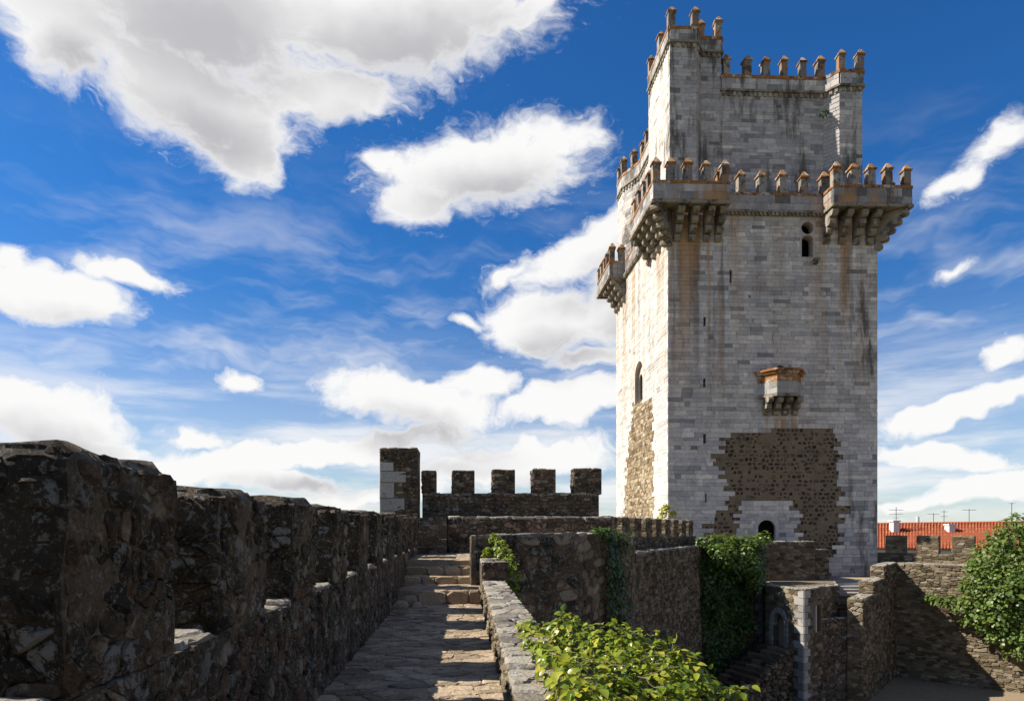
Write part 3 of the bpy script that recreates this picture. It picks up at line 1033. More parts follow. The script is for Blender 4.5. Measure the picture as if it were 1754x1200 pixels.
# ---------------------------------------------------------------- ivy-clad retaining wall and its pale quoined end
iv = empty('retaining_wall', (11, 33, GZ), 'tall wall almost hidden by hanging ivy, pale quoins at its end', 'wall')
D0, D1 = xy(1200, 33.8), xy(1308, 35.9)
wall_run(iv, D0, D1, GZ - 0.5, EYE - 0.95, EYE - 0.68, 0.8, r7, DK, 0.36, 0.22, zvis=-7, limit=60, rows=True)
wall_run(iv, D1, xy(1313, 34.4), GZ - 0.5, EYE - 3.0, EYE - 3.0, 0.4, r7, BR, 0.3, 0.2, limit=10, toward=(0, 30))
frD, LD = vframe(D0, D1, GZ)
zz = GZ + 1
k = 0
while zz < EYE - 0.75:
    hh = r7.uniform(0.3, 0.42)
    wq = (0.62, 0.42)[k % 2]
    f3 = Frame(frD.p(LD - wq, 0), frD.u, (0, 0, 1), frD.n)
    f3.o.z = zz
    emit([stone_piece(f3, [(0, 0), (wq, 0), (wq, hh - 0.02), (0, hh - 0.02)], r7, -0.05, 0.05, 0.03, r7.random() * 0.5, 0.01, chamf=0)], 'quoin', 'quoins', M_QUO, iv, 1, smin=-1)
    zz += hh
    k += 1

# ---------------------------------------------------------------- landing platform before the keep's door
r8 = random.Random(51)
ep = empty('door_platform', (15, 37, GZ), 'square rubble platform carrying the landing before the arched keep door', 'platform')
zE = H(927, 38)
Ea, Eb = xy(1306, 37.6), xy(1396, 38.2)
wall_run(ep, Ea, Eb, GZ - 0.5, zE, zE, 3.6, r8, BR, 0.34, 0.22, zvis=-3.2, limit=120, rows=True, gap=0.03)
Ec, Ed = xy(1396, 38.6), xy(1420, 38.8)
wall_run(ep, Ec, Ed, GZ - 0.5, H(941, 38.7), H(941, 38.7), 2.4, r8, BR, 0.34, 0.22, zvis=-3.2, limit=20, rows=True)

# ---------------------------------------------------------------- terrace, gate building, stairs
TZ = EYE - 3.05
te = [xy(1314, 34.6), xy(1377, 32.2), xy(1435, 34.4), xy(1429, 38.9), xy(1481, 38.9), xy(1502, 41.2), xy(1525, 42.3), xy(1525, 44), xy(1310, 44)]
tag(Geo().prism(te, GZ - 0.5, TZ - 0.03).build('terrace', M_PAVE), kind='structure')


def arch_pts(wd, ht, spring, n=7, x0=0.0, pointed=True):
    """outline of a pointed-arch opening, from bottom left clockwise"""
    pts = [(x0, 0), (x0, spring)]
    rise = ht - spring
    for i in range(1, n):
        t = i / n
        if pointed:
            a = math.pi / 2 * t
            pts.append((x0 + wd / 2 * (1 - math.cos(a)) , spring + rise * math.sin(a) ** 0.92))
        else:
            a = math.pi / 2 * t
            pts.append((x0 + wd / 2 * (1 - math.cos(a)), spring + rise * math.sin(a)))
    pts.append((x0 + wd / 2, ht))
    for p in pts[::-1][1:]:
        pts.append((2 * x0 + wd - p[0], p[1]))
    return pts


from mathutils.geometry import tessellate_polygon


def slab_hole(fr, outer, holes, d0, d1, t=0.6, skirt=True):
    """flat slab with openings; front at d1, reveals run back to d0"""
    g_ = Geo()
    loops = [outer] + holes
    flat = [p for lp in loops for p in lp]
    tri = tessellate_polygon([[Vector((p[0], p[1], 0)) for p in lp] for lp in loops])
    fv = [fr.p(p[0], p[1], d1) for p in flat]
    g_.add(fv, [tuple(q) for q in tri], t)
    for lp in (loops if skirt else holes):
        n = len(lp)
        v = [fr.p(p[0], p[1], d1) for p in lp] + [fr.p(p[0], p[1], d0) for p in lp]
        g_.add(v, [(i, (i + 1) % n, n + (i + 1) % n, n + i) for i in range(n)], t)
    return g_


gb = empty('gate_building', (14, 33, GZ), 'sunlit corner building with small arched door below the keep', 'building')
F0, F1, F2 = xy(1311, 34.2), xy(1377, 31.7), xy(1438, 34.2)
zF = EYE - 3.0
frF, LF = vframe(F0, F1, GZ - 0.3)
frG, LG = vframe(F1, F2, GZ - 0.3, toward=(30, 10))
# door position on the left face
dpx0, dpx1 = 1324, 1344


def u_on(p0, p1, px):
    """distance along p0->p1 where the line meets the view ray of px"""
    r_ = (px - PX0) / FPX
    dx, dy = r_ * cs + sn, -r_ * sn + cs
    ex, ey = p1[0] - p0[0], p1[1] - p0[1]
    t = (p0[1] * dx - p0[0] * dy) / (ex * dy - ey * dx)
    return t * math.hypot(ex, ey)


ud0, ud1 = u_on(F0, F1, dpx0), u_on(F0, F1, dpx1)
zd0 = H(1106, 33.3)
hd = H(1050, 33.3) - zd0
zf0 = GZ - 0.3
wall_h = zF - zf0
ao = arch_pts(ud1 - ud0, hd, hd * 0.62, x0=ud0)
ao = [(p[0], p[1] + zd0 - zf0) for p in ao]
outer = [(0, 0), (LF, 0), (LF, wall_h), (0, wall_h)]
slab_hole(frF, outer, [ao], -0.5, 0.0, skirt=False).build('wall', M_BRNM, gb)
uh0, uh1 = u_on(F1, F2, 1393), u_on(F1, F2, 1406)
zh0, zh1 = H(1082, 32.5) - zf0, H(1036, 32.5) - zf0
slab_hole(frG, [(0, 0), (LG, 0), (LG, wall_h), (0, wall_h)], [[(uh0, zh0), (uh0, zh1), (uh1, zh1), (uh1, zh0)]], -0.5, 0.0, skirt=False).build('wall', M_BRNM, gb)
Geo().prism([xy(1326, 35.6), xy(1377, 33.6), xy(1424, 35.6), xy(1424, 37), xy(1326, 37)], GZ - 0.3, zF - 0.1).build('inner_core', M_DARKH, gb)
Geo().prism([F0, F1, F2, xy(1425, 37), xy(1320, 37)], zF - 0.05, zF).build('roof_slab', M_TANM, gb)


def nodoor(cx, cy):
    return not (ud0 - 0.30 < cx < ud1 + 0.30 and zd0 - zf0 - 0.1 < cy < zd0 - zf0 + hd + 0.3) and cx < LF - 0.35


pc = rubble(frF, LF, wall_h - 0.05, 0.36, 0.24, r8, gap=0.03, d_in=-0.04, d_out=(0.004, 0.03), bevel=0.03, rough=0.03, keep=nodoor)
emit(pc, 'stone', 'stones', M_TAN, gb, 150)
pc = rubble(frG, LG, wall_h - 0.05, 0.34, 0.2, r8, gap=0.014, d_in=-0.04, d_out=(0.01, 0.06), bevel=0.03, rough=0.05, rows=True, keep=lambda cx, cy: cx > 0.35 and not (uh0 - .2 < cx < uh1 + .2 and zh0 - .1 < cy < zh1 + .2))
emit(pc, 'stone', 'stones', M_BRN, gb, 110)
# quoins of the corner, both faces
zz, k = 0.0, 0
while zz < wall_h - 0.1:
    hh = min(0.3 + 0.1 * r8.random(), wall_h - zz)
    wa, wb = ((0.62, 0.36), (0.36, 0.60))[k % 2]
    tn = r8.random()
    for f_, poly in ((frF, [(LF - wa, zz), (LF + 0.02, zz), (LF + 0.02, zz + hh - 0.02), (LF - wa, zz + hh - 0.02)]), (frG, [(-0.02, zz), (wb, zz), (wb, zz + hh - 0.02), (-0.02, zz + hh - 0.02)])):
        emit([stone_piece(f_, poly, r8, -0.1, 0.045, 0.02, tn, 0.005, chamf=0)], 'quoin', 'quoins', M_QUO, gb, 1, smin=-1)
    zz += hh
    k += 1
# door surround of dressed stones
a_in = arch_pts(ud1 - ud0, hd, hd * 0.62, x0=ud0, n=6)
a_out = arch_pts(ud1 - ud0 + 0.5, hd + 0.32, hd * 0.62, x0=ud0 - 0.25, n=6)
for i in range(len(a_in) - 1):
    pl = [a_in[i], a_in[i + 1], a_out[i + 1], a_out[i]]
    segs = 4 if i in (0, len(a_in) - 2) else 1
    for s_ in range(segs):
        k0, k1 = s_ / segs, (s_ + 1) / segs - 0.02
        q = [(pl[0][0] + (pl[1][0] - pl[0][0]) * k0, pl[0][1] + (pl[1][1] - pl[0][1]) * k0), (pl[0][0] + (pl[1][0] - pl[0][0]) * k1, pl[0][1] + (pl[1][1] - pl[0][1]) * k1),
             (pl[3][0] + (pl[2][0] - pl[3][0]) * k1, pl[3][1] + (pl[2][1] - pl[3][1]) * k1), (pl[3][0] + (pl[2][0] - pl[3][0]) * k0, pl[3][1] + (pl[2][1] - pl[3][1]) * k0)]
        q = [(p[0], p[1] + zd0 - zf0) for p in q]
        emit([stone_piece(frF, q, r8, -0.3, 0.05, 0.015, r8.random() * .6, 0.004, chamf=0)], 'surround_stone', 'surround', M_QUO, gb, 1, smin=-1)
# jamb stone beside the side opening
Geo().add([frG.p(uh0 + a, b, d) for d in (-0.3, 0.04) for (a, b) in ((0.18, zh0), (0.3, zh0), (0.3, zh1), (0.18, zh1))], [(0, 1, 2, 3), (4, 5, 6, 7), (0, 1, 5, 4), (1, 2, 6, 5), (2, 3, 7, 6), (3, 0, 4, 7)], 0.9).build('jamb_post', M_QUO, gb)
# coping on the roof edge
for f_, L_ in ((frF, LF), (frG, LG)):
    ft = Frame(Vector((f_.o.x, f_.o.y, zF)) - f_.n * 0.5, f_.u, f_.n, (0, 0, 1))
    emit(rubble(ft, L_, 0.55, 0.4, 0.26, r8, gap=0.01, d_in=-0.04, d_out=(0.02, 0.06), bevel=0.02, rough=0.03), 'coping_stone', 'coping_stones', M_TOP, gb, 20)

# steps dropping from the small arched door into the court
ds = empty('court_steps', tuple(frF.p((ud0 + ud1) / 2, 0, 1.5)), 'dark stone steps dropping from the small arched door into the court', 'steps')
na = frF.n
uu = frF.u
cmid = frF.p((ud0 + ud1) / 2 - 0.15, 0)
nst = 15
for k in range(nst):
    z1 = zd0 - 0.02 - k * (zd0 - GZ) / nst
    d0_, d1_ = 0.02 + k * 0.36, 0.02 + (k + 1) * 0.36
    sw = 1.05 + 0.015 * k
    dd = Vector((na.x * 0.75 - 0.0, na.y, 0)).normalized()
    pts = [cmid - uu * sw + dd * d0_, cmid + uu * sw + dd * d0_, cmid + uu * sw + dd * (d1_ + 0.03), cmid - uu * sw + dd * (d1_ + 0.03)]
    gg = Geo()
    cuts_ = [0.0, r8.uniform(.25, .4), r8.uniform(.6, .75), 1.0]
    for c0, c1 in zip(cuts_, cuts_[1:]):
        e = r8.uniform(-.03, .03)
        q = [pts[0].lerp(pts[1], c0 + .004), pts[0].lerp(pts[1], c1 - .004), pts[3].lerp(pts[2], c1 - .004) + dd * e, pts[3].lerp(pts[2], c0 + .004) + dd * e]
        gg.prism([(p.x, p.y) for p in q], GZ - 0.4, [z1 + r8.uniform(-.025, .015) for _ in range(4)], r8.random())
    gg.build('step', M_BRN, ds)

# rubble cheek of the steps on the building side
side0 = cmid + uu * (1.06) + dd * 0.02
run_ = nst * 0.36
fch = Frame((side0.x, side0.y, GZ), (dd.x, dd.y, 0), (0, 0, 1), (uu.x, uu.y, 0))
pc = rubble(fch, run_, zd0 - GZ, 0.3, 0.2, r8, gap=0.012, d_in=-0.3, d_out=(0.10, 0.2), bevel=0.03, rough=0.05, keep=lambda cx, cy: cy < (zd0 - GZ) * (1 - cx / run_) + 0.12)
emit(pc, 'cheek_stone', 'cheek_stones', M_BRN, ds, 80)

# stair up to the terrace
gs = empty('terrace_stair', tuple(P(1450, 1050, 34)), 'stone stair between the corner building and the stepped wall below the keep', 'steps')
ns = 10
for k in range(ns):
    za, zb_ = 34.2 + k * 0.47, 34.2 + (k + 1) * 0.47 + 0.04
    top = EYE - 4.55 + (k + 1) * 1.5 / ns
    pl = [xy(1436 - 0.7 * k, za), xy(1459 + 2.6 * k, za), xy(1459 + 2.6 * (k + 1), zb_), xy(1436 - 0.7 * (k + 1), zb_)]
    Geo().prism(pl, GZ - 0.3, top, r8.random()).build('step', M_QUO if k > 4 else M_TAN, gs)
wall_run(gs, xy(1405, 32.9), xy(1462, 33.2), GZ - 0.3, EYE - 4.6, EYE - 4.6, 0.35, r8, DK, 0.34, 0.2, limit=60, corename='stair_front')

# stepped wall right of the stair
sw_ = empty('stepped_stair_wall', tuple(P(1490, 1150, 37)), 'massive stepped wall beside the stair, dark on its courtyard face', 'wall')
hpt = [(1479, 32.6, H(1024, 33)), (1497, 34.9, H(1024, 33)), (1497, 34.9, H(993, 36.0)), (1515, 37.3, H(993, 36.0)), (1515, 37.3, H(967, 38.5)), (1537, 40.0, H(963, 40))]
for i in (0, 2, 4):
    (pa, za, ta), (pb, zb_, tb) = hpt[i], hpt[i + 1]
    wall_run(sw_, xy(pa, za), xy(pb, zb_), GZ - 0.3, ta, tb, 0.75, r8, BR, 0.32, 0.2, limit=110, toward=(40, 20), rows=True, rough=0.06, d_out=(0.012, 0.08))
    frh, Lh = vframe(xy(pa, za), xy(pb, zb_), 0, toward=(40, 20))
    # end face seen from the walk
    p0 = frh.p(0, 0)
    p1 = frh.p(0, 0, -0.75)
    f4 = Frame((p1.x, p1.y, GZ if i == 0 else hpt[i - 1][2]), frh.n, (0, 0, 1), -frh.u)
    hb = ta - f4.o.z
    pc = rubble(f4, 0.75, hb, 0.3, 0.2, r8, gap=0.014, d_in=-0.04, d_out=(0.01, 0.06), bevel=0.03, rough=0.05)
    emit(pc, 'stone', 'stones', M_TAN, sw_, 30)

# ---------------------------------------------------------------- boundary wall on the right with merlons
r9 = random.Random(61)
bw = empty('boundary_wall', (24, 36, GZ), 'sunlit schist boundary wall with lichened merlons right of the keep', 'wall')
zB = EYE - 2.12
B0, B1 = xy(1514, 40.2), xy(1830, 34.1)
frB, LB = wall_run(bw, B0, B1, GZ - 0.5, zB, zB, 1.9, r9, TN, 0.34, 0.17, limit=300, rows=True, gap=0.012, rough=0.06, d_out=(0.012, 0.08))
Q0 = frB.p(-1.5, 0, -1.9)
Q1 = frB.p(LB, 0, -1.9)
frQ, LQ = wall_run(bw, (Q0.x, Q0.y), (Q1.x, Q1.y), GZ - 0.5, EYE - 1.55, EYE - 1.55, 0.5, r9, TN, 0.34, 0.15, zvis=EYE - 2.3, limit=60, rows=True, top=False)
for (pa, pb) in ((1517, 1551), (1570, 1608), (1631, 1669), (1693, 1730)):
    ua = u_on((Q0.x, Q0.y), (Q1.x, Q1.y), pa)
    ub = u_on((Q0.x, Q0.y), (Q1.x, Q1.y), pb)
    merlon_on(bw, frQ, LQ, ua, ub - ua, 0.5, EYE - 1.56, EYE - 0.46, r9, (M_TAN, M_TANM, M_LICH), 0.34, 0.13, 14)

# ================================================================ THE KEEP
XC0, ZC0 = 9.95, 41.0
AX, AZ, BX, BZ = 0.9992, 0.041, -0.0725, 0.9974
TW, TD = 13.71, 13.97


def T(a, b, h):
    return cam2w(XC0 + a * AX + b * BX, ZC0 + a * AZ + b * BZ, h)


def zc_at(a, b):
    return ZC0 + a * AZ + b * BZ


def a_of(px, b):
    r_ = (px - PX0) / FPX
    return (r_ * (ZC0 + BZ * b) - XC0 - BX * b) / (AX - AZ * r_)


def b_of(px, a):
    r_ = (px - PX0) / FPX
    return (XC0 + AX * a - r_ * (ZC0 + AZ * a)) / (r_ * BZ - BX)


def h_of(py, a, b):
    return (HORIZ - py) / FPX * zc_at(a, b)


def inpoly(x, y, poly):
    c = False
    n = len(poly)
    for i in range(n):
        x1_, y1_ = poly[i]
        x2_, y2_ = poly[(i + 1) % n]
        if (y1_ > y) != (y2_ > y) and x < (x2_ - x1_) * (y - y1_) / (y2_ - y1_) + x1_:
            c = not c
    return c


kp = empty('castle_keep', tuple(T(TW / 2, 0, -3.2)), 'tall square marble castle keep with corner galleries and pinnacled battlements', 'tower')
rk = random.Random(77)
HB, HC = -3.3, 20.05            # base and cornice (relative to the eye)


def tface(a0, b0, a1, b1, h0):
    p0, p1 = T(a0, b0, h0), T(a1, b1, h0)
    c = T(TW / 2, TD / 2, 0)
    fr, L = vframe((p0.x, p0.y), (p1.x, p1.y), p0.z)
    if fr.n.dot(Vector((c.x - p0.x, c.y - p0.y, 0))) > 0:
        fr = Frame(fr.o, fr.u, fr.v, -fr.n)
    return fr, L


def ashlar(fr, L, h0, h1, rg, d_in, holes=(), region=None, ch=(0.19, 0.33), bw_=(0.3, 1.1), proud=(0.004, 0.03), dark=0.03, tone=None):
    """coursed blocks; returns (blocks, mortar cells of the rubble region)"""
    blocks, rub = [], []
    v = h0
    ph = rg.random() * 10
    while v < h1 - 0.08:
        hh = min(rg.uniform(*ch), h1 - v)
        if h1 - (v + hh) < 0.12:
            hh = h1 - v
        cuts = []
        for (ua, ub, va, vb) in holes:
            if v + hh > va + 0.03 and v < vb - 0.03:
                cuts.append((ua, ub, va, vb))
        u = 0.0
        base_tone = rg.gauss(0.0, 0.06)
        while u < L - 0.01:
            wd = rg.uniform(*bw_)
            e = min(u + wd, L)
            if L - e < 0.22:
                e = L
            segs = [(u, e, v, v + hh)]
            for (ua, ub, va, vb) in cuts:
                ns_ = []
                for (s0, s1, t0, t1) in segs:
                    if s1 <= ua or s0 >= ub:
                        ns_.append((s0, s1, t0, t1))
                        continue
                    if s0 < ua:
                        ns_.append((s0, ua, t0, t1))
                    if s1 > ub:
                        ns_.append((ub, s1, t0, t1))
                    m0, m1 = max(s0, ua), min(s1, ub)
                    if va > t0:
                        ns_.append((m0, m1, t0, min(va, t1)))
                    if vb < t1:
                        ns_.append((m0, m1, max(vb, t0), t1))
                segs = ns_
            for (s0, s1, t0, t1) in segs:
                if s1 - s0 < 0.03 or t1 - t0 < 0.025:
                    continue
                kind = region(fr.p((s0 + s1) / 2, (t0 + t1) / 2)) if region else 'a'
                if kind == 'n':
                    continue
                if kind == 'r':
                    rub.append((s0, s1, t0, t1))
                    continue
                t = min(1, max(0, (tone or 0.66) + base_tone + rg.gauss(0, 0.125)))
                if rg.random() < dark:
                    t *= 0.35
                d = rg.uniform(*proud)
                gp = 0.0032
                q = [(s0 + gp, t0 + gp), (s1 - gp, t0 + gp), (s1 - gp, t1 - gp), (s0 + gp, t1 - gp)]
                bv = 0.007
                n = 4
                vv = [fr.p(p[0], p[1], d_in) for p in q] + [fr.p(p[0], p[1], d - 0.012) for p in q]
                cx_, cy_ = (s0 + s1) / 2, (t0 + t1) / 2
                vv += [fr.p(p[0] + (bv if p[0] < cx_ else -bv), p[1] + (bv if p[1] < cy_ else -bv), d + rg.uniform(-0.004, 0.004)) for p in q]
                f = [(i + r_ * 4, (i + 1) % 4 + r_ * 4, (i + 1) % 4 + r_ * 4 + 4, i + r_ * 4 + 4) for r_ in (0, 1) for i in range(4)] + [(8, 9, 10, 11)]
                if fr.flip:
                    f = [x[::-1] for x in f]
                pc_ = Piece(vv, f, t)
                qq = proj(pc_.c)
                if qq and 0 < qq[0] < IW and 0 < qq[1] < IH:
                    vw = (Vector((0, 0, EYE)) - pc_.c).normalized()
                    pc_.s = max(0, fr.n.dot(vw)) * (s1 - s0) * (t1 - t0) / qq[2] ** 2
                blocks.append(pc_)
            u = e
        v += hh
    return blocks, rub


def mortar_cells(fr, rub, d_in, d):
    g_ = Geo()
    rub = sorted(rub, key=lambda q: (q[2], q[0]))
    merged = []
    for q in rub:
        if merged and abs(merged[-1][2] - q[2]) < 1e-6 and abs(merged[-1][1] - q[0]) < 0.02:
            merged[-1] = (merged[-1][0], q[1], q[2], q[3])
        else:
            merged.append(q)
    for (s0, s1, v0, v1) in merged:
        vv = [fr.p(a, b, dd) for dd in (d_in, d) for (a, b) in ((s0, v0), (s1, v0), (s1, v1), (s0, v1))]
        g_.add(vv, [(4, 5, 6, 7), (0, 1, 5, 4), (1, 2, 6, 5), (2, 3, 7, 6), (3, 0, 4, 7)], 0.5)
    return g_


# --- core of the shaft, set well back so that openings are deep
CI = 1.3
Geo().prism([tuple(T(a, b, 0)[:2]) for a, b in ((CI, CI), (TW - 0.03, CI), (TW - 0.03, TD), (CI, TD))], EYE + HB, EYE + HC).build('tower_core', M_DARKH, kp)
fF, LFr = tface(0, 0, TW, 0, HB)
fL, LLf = tface(0, 0, 0, TD, HB)
Geo().add([T(0.02, 0.02, HC), T(TW - .02, 0.02, HC), T(TW - .02, TD, HC), T(0.02, TD, HC)], [(0, 1, 2, 3)], 0.4).build('gallery_floor', M_ASH, kp)
Geo().prism([tuple(T(a, b, 0)[:2]) for a, b in ((TW - 0.035, 0.02), (TW + 0.002, 0.02), (TW + 0.002, TD), (TW - 0.035, TD))], EYE + HB, EYE + HC).build('side_wall', M_ASH, kp)


def fu(px):          # along the front face
    return a_of(px, 0) * math.hypot(AX, AZ)


def fv(py, px=1320):
    return h_of(py, a_of(px, 0), 0) - HB


def lu(px):
    return b_of(px, 0)


def lv(py, px):
    return h_of(py, 0, b_of(px, 0)) - HB


RUBP = [(1250, 737), (1430, 737), (1434, 780), (1438, 840), (1447, 872), (1440, 915), (1434, 950), (1412, 970), (1440, 1010), (1190, 1010), (1204, 925), (1216, 890), (1238, 872), (1247, 850), (1238, 830), (1232, 800), (1222, 790), (1238, 760)]
ARCP = [(1266, 935), (1264, 890), (1270, 870), (1282, 858), (1342, 857), (1354, 868), (1367, 880), (1371, 905), (1374, 935)]
RUBL = [(1085, 690), (1118, 684), (1121, 900), (1069, 900), (1073, 800), (1079, 735)]


def reg_front(p):
    q = proj(p)
    if inpoly(q[0], q[1], RUBP) and not inpoly(q[0], q[1], ARCP):
        return 'r'
    return 'a'


def reg_left(p):
    q = proj(p)
    return 'r' if inpoly(q[0], q[1], RUBL) else 'a'


slits = [(1251.5, 462, 484, 1.9), (1207, 543, 558, 2.0), (1206.5, 648, 663, 2.0), (1207, 743, 759, 2.4), (1209, 845, 860, 1.2)]
holes = []
for (px, ya, yb, hw) in slits:
    holes.append((fu(px - hw), fu(px + hw), fv(yb, px), fv(ya, px)))
wh = (fu(1370), fu(1396), fv(441, 1383), fv(377, 1383))         # keyhole window
dh = (fu(1293), fu(1334), 0.0, fv(884, 1313))                  # door bay
bh = (fu(1322), fu(1350), fv(672, 1336), fv(622, 1336))        # door behind the small balcony
ph_ = [(fu(1393), fu(1398), fv(452), fv(447)), (fu(1283), fu(1285.5), fv(510), fv(506))]
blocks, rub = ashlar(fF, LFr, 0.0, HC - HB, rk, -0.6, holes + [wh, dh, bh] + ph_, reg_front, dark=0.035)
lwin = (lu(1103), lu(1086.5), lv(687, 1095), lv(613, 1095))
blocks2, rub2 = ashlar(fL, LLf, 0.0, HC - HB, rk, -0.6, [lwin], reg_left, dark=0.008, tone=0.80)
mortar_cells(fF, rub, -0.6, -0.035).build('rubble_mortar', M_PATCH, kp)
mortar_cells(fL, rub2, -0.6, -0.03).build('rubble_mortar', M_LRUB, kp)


def in_cells(rb):
    def f(cx, cy):
        for (s0, s1, v0, v1) in rb:
            if s0 - 0.02 <= cx <= s1 + 0.02 and v0 <= cy <= v1:
                return True
        return False
    return f


us = [q[0] for q in rub] + [q[1] for q in rub]
u0_, u1_ = min(us), max(us)
v1_ = max(q[3] for q in rub)
f5 = Frame(fF.p(u0_, 0, -0.035), fF.u, fF.v, fF.n)
inc = in_cells([(a - u0_, b - u0_, c, d) for (a, b, c, d) in rub])
pc = rubble(f5, u1_ - u0_, v1_, 0.29, 0.27, rk, gap=0.062, d_in=-0.02, d_out=(0.004, 0.03), bevel=0.04, rough=0.04, rows=True, keep=lambda x, y: inc(x, y) and mnoise.noise(Vector((x * .7, y * .7, 4))) + rk.uniform(-.5, .5) > -0.25, drop=0.12, jit=0.34)
emit(pc, 'rubble_stone', 'rubble_stones', M_PSTN, kp, 300)
us = [q[0] for q in rub2] + [q[1] for q in rub2]
u0_, u1_ = min(us), max(us)
v1_ = max(q[3] for q in rub2)
f5 = Frame(fL.p(u0_, 0, -0.03), fL.u, fL.v, fL.n)
inc = in_cells([(a - u0_, b - u0_, c, d) for (a, b, c, d) in rub2])
pc = rubble(f5, u1_ - u0_, v1_, 0.42, 0.28, rk, gap=0.02, d_in=-0.02, d_out=(0.01, 0.05), bevel=0.03, rough=0.04, rows=True, keep=inc)
emit(pc, 'rubble_stone', 'rubble_stones', M_LRUB, kp, 40)

# --- door, windows
dw, dhh = dh[1] - dh[0], dh[3]
doorz = zE - EYE - HB                      # threshold = platform level
a_o = arch_pts(fu(1328.5) - fu(1298.5), fv(890, 1313) - doorz, (fv(905, 1313) - doorz), x0=fu(1298.5) - dh[0])
a_o = [(p[0], p[1] + doorz) for p in a_o]
f6 = Frame(fF.p(dh[0], 0), fF.u, fF.v, fF.n)
dframe = slab_hole(f6, [(0.005, 0), (dw - 0.005, 0), (dw - 0.005, dhh - 0.005), (0.005, dhh - 0.005)], [a_o], -0.22, 0.012, 0.5).build('door_surround', M_ASH, kp)
# door leaf, ajar in the dark
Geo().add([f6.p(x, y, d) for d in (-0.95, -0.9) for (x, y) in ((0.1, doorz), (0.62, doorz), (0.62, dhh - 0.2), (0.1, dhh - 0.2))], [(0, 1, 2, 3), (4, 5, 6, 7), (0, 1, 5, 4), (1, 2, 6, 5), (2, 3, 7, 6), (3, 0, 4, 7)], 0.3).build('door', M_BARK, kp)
ww, whh = wh[1] - wh[0], wh[3] - wh[2]
f7 = Frame(fF.p(wh[0], wh[2]), fF.u, fF.v, fF.n)
cxw = ww / 2
rr = (fu(1393.5) - fu(1372.5)) / 2
cyw = fv(390.5, 1383) - wh[2]
circ = [(cxw + rr * math.cos(q), cyw + rr * math.sin(q)) for q in [2 * math.pi * i / 20 for i in range(20)]]
lw_ = fu(1393) - fu(1373)
lo_h = fv(404, 1383) - wh[2]
low = arch_pts(lw_, lo_h, lo_h * 0.80, x0=cxw - lw_ / 2, pointed=False)
low = [(p[0], p[1] + 0.03) for p in low]
slab_hole(f7, [(0.004, 0.004), (ww - 0.004, 0.004), (ww - 0.004, whh - 0.004), (0.004, whh - 0.004)], [circ, low], -0.6, 0.02, 0.6).build('window_surround', M_ASH, kp)
wf, wfh = lwin[1] - lwin[0], lwin[3] - lwin[2]
f8 = Frame(fL.p(lwin[0], lwin[2]), fL.u, fL.v, fL.n)
lo1 = arch_pts(wf - 0.5, wfh - 0.25, (wfh - 0.25) * 0.66, x0=0.25)
slab_hole(f8, [(0.004, 0.004), (wf - 0.004, 0.004), (wf - 0.004, wfh - 0.004), (0.004, wfh - 0.004)], [lo1], -0.5, 0.02, 0.72).build('window_surround', M_ASH, kp)
lo2 = arch_pts((wf - 0.8) / 2, (wfh - 0.25) * 0.72, (wfh - 0.25) * 0.55, x0=0.3)
lo3 = [(p[0] + (wf - 0.8) / 2 + 0.2, p[1]) for p in lo2]
slab_hole(f8, [(p[0], p[1]) for p in lo1], [[(p[0] + 0.0, p[1] + 0.02) for p in lo2], [(p[0], p[1] + 0.02) for p in lo3]], -0.42, -0.3, 0.7).build('window_tracery', M_ASH, kp)
# bay behind the small balcony: arched doorway
f9 = Frame(fF.p(bh[0], bh[2]), fF.u, fF.v, fF.n)
bw2, bh2 = bh[1] - bh[0], bh[3] - bh[2]
lo4 = arch_pts(bw2 - 0.2, bh2 - 0.12, bh2 * 0.62, x0=0.1, pointed=False)
slab_hole(f9, [(0, 0), (bw2, 0), (bw2, bh2), (0, bh2)], [lo4], -0.6, 0.016, 0.5).build('balcony_doorway', M_ASH, kp)


# --- pinnacled merlons (shaft + cap), shared meshes
def merlon_mesh(wx, wy, ht, seed):
    rg = random.Random(seed)
    g1 = Geo().box((-wx / 2, -wy / 2, 0), (wx / 2, wy / 2, ht), rg.uniform(0.2, 0.8))
    g1.v = [(x + rg.uniform(-.02, .02), y + rg.uniform(-.02, .02), z) for x, y, z in g1.v]
    me1 = mesh_from('merlon', g1.v, g1.f, g1.t, M_SHAFT)
    e = 0.07
    g2 = Geo().box((-wx / 2 - e, -wy / 2 - e, ht), (wx / 2 + e, wy / 2 + e, ht + 0.09), 0.5)
    hx, hy = wx / 2 + e * 0.6, wy / 2 + e * 0.6
    j = rg.uniform(-.02, .02)
    g2.add([(-hx, -hy, ht + .09), (hx, -hy, ht + .09), (hx, hy, ht + .09), (-hx, hy, ht + .09), (-.06 + j, -.06, ht + .46), (.06 + j, -.06, ht + .46), (.06 + j, .06, ht + .46), (-.06 + j, .06, ht + .46)],
           [(0, 1, 5, 4), (1, 2, 6, 5), (2, 3, 7, 6), (3, 0, 4, 7), (4, 5, 6, 7)], rg.uniform(0.3, 0.9))
    me2 = mesh_from('cap', g2.v, g2.f, g2.t, M_LICH)
    return me1, me2


MM = [merlon_mesh(0.44, 0.44, 1.02, s_) for s_ in range(7)]
TROT = math.atan2(-(AX * sn) + AZ * cs, AX * cs + AZ * sn)


def pinnacle(parent, a, b, h, var=None, scale=1.0, rot=0.0):
    me1, me2 = MM[rk.randrange(7) if var is None else var]
    p = T(a, b, h) - base_of(parent)
    m_ = link('merlon', me1, parent, p)
    m_.rotation_euler = (0, 0, TROT + rot)
    m_.rotation_euler = (rk.gauss(0, .018), rk.gauss(0, .018), TROT + rot + rk.gauss(0, .04))
    m_.scale = (rk.uniform(.92, 1.1), rk.uniform(.92, 1.1), rk.uniform(.92, 1.06))
    link('cap', me2, m_)
    return m_


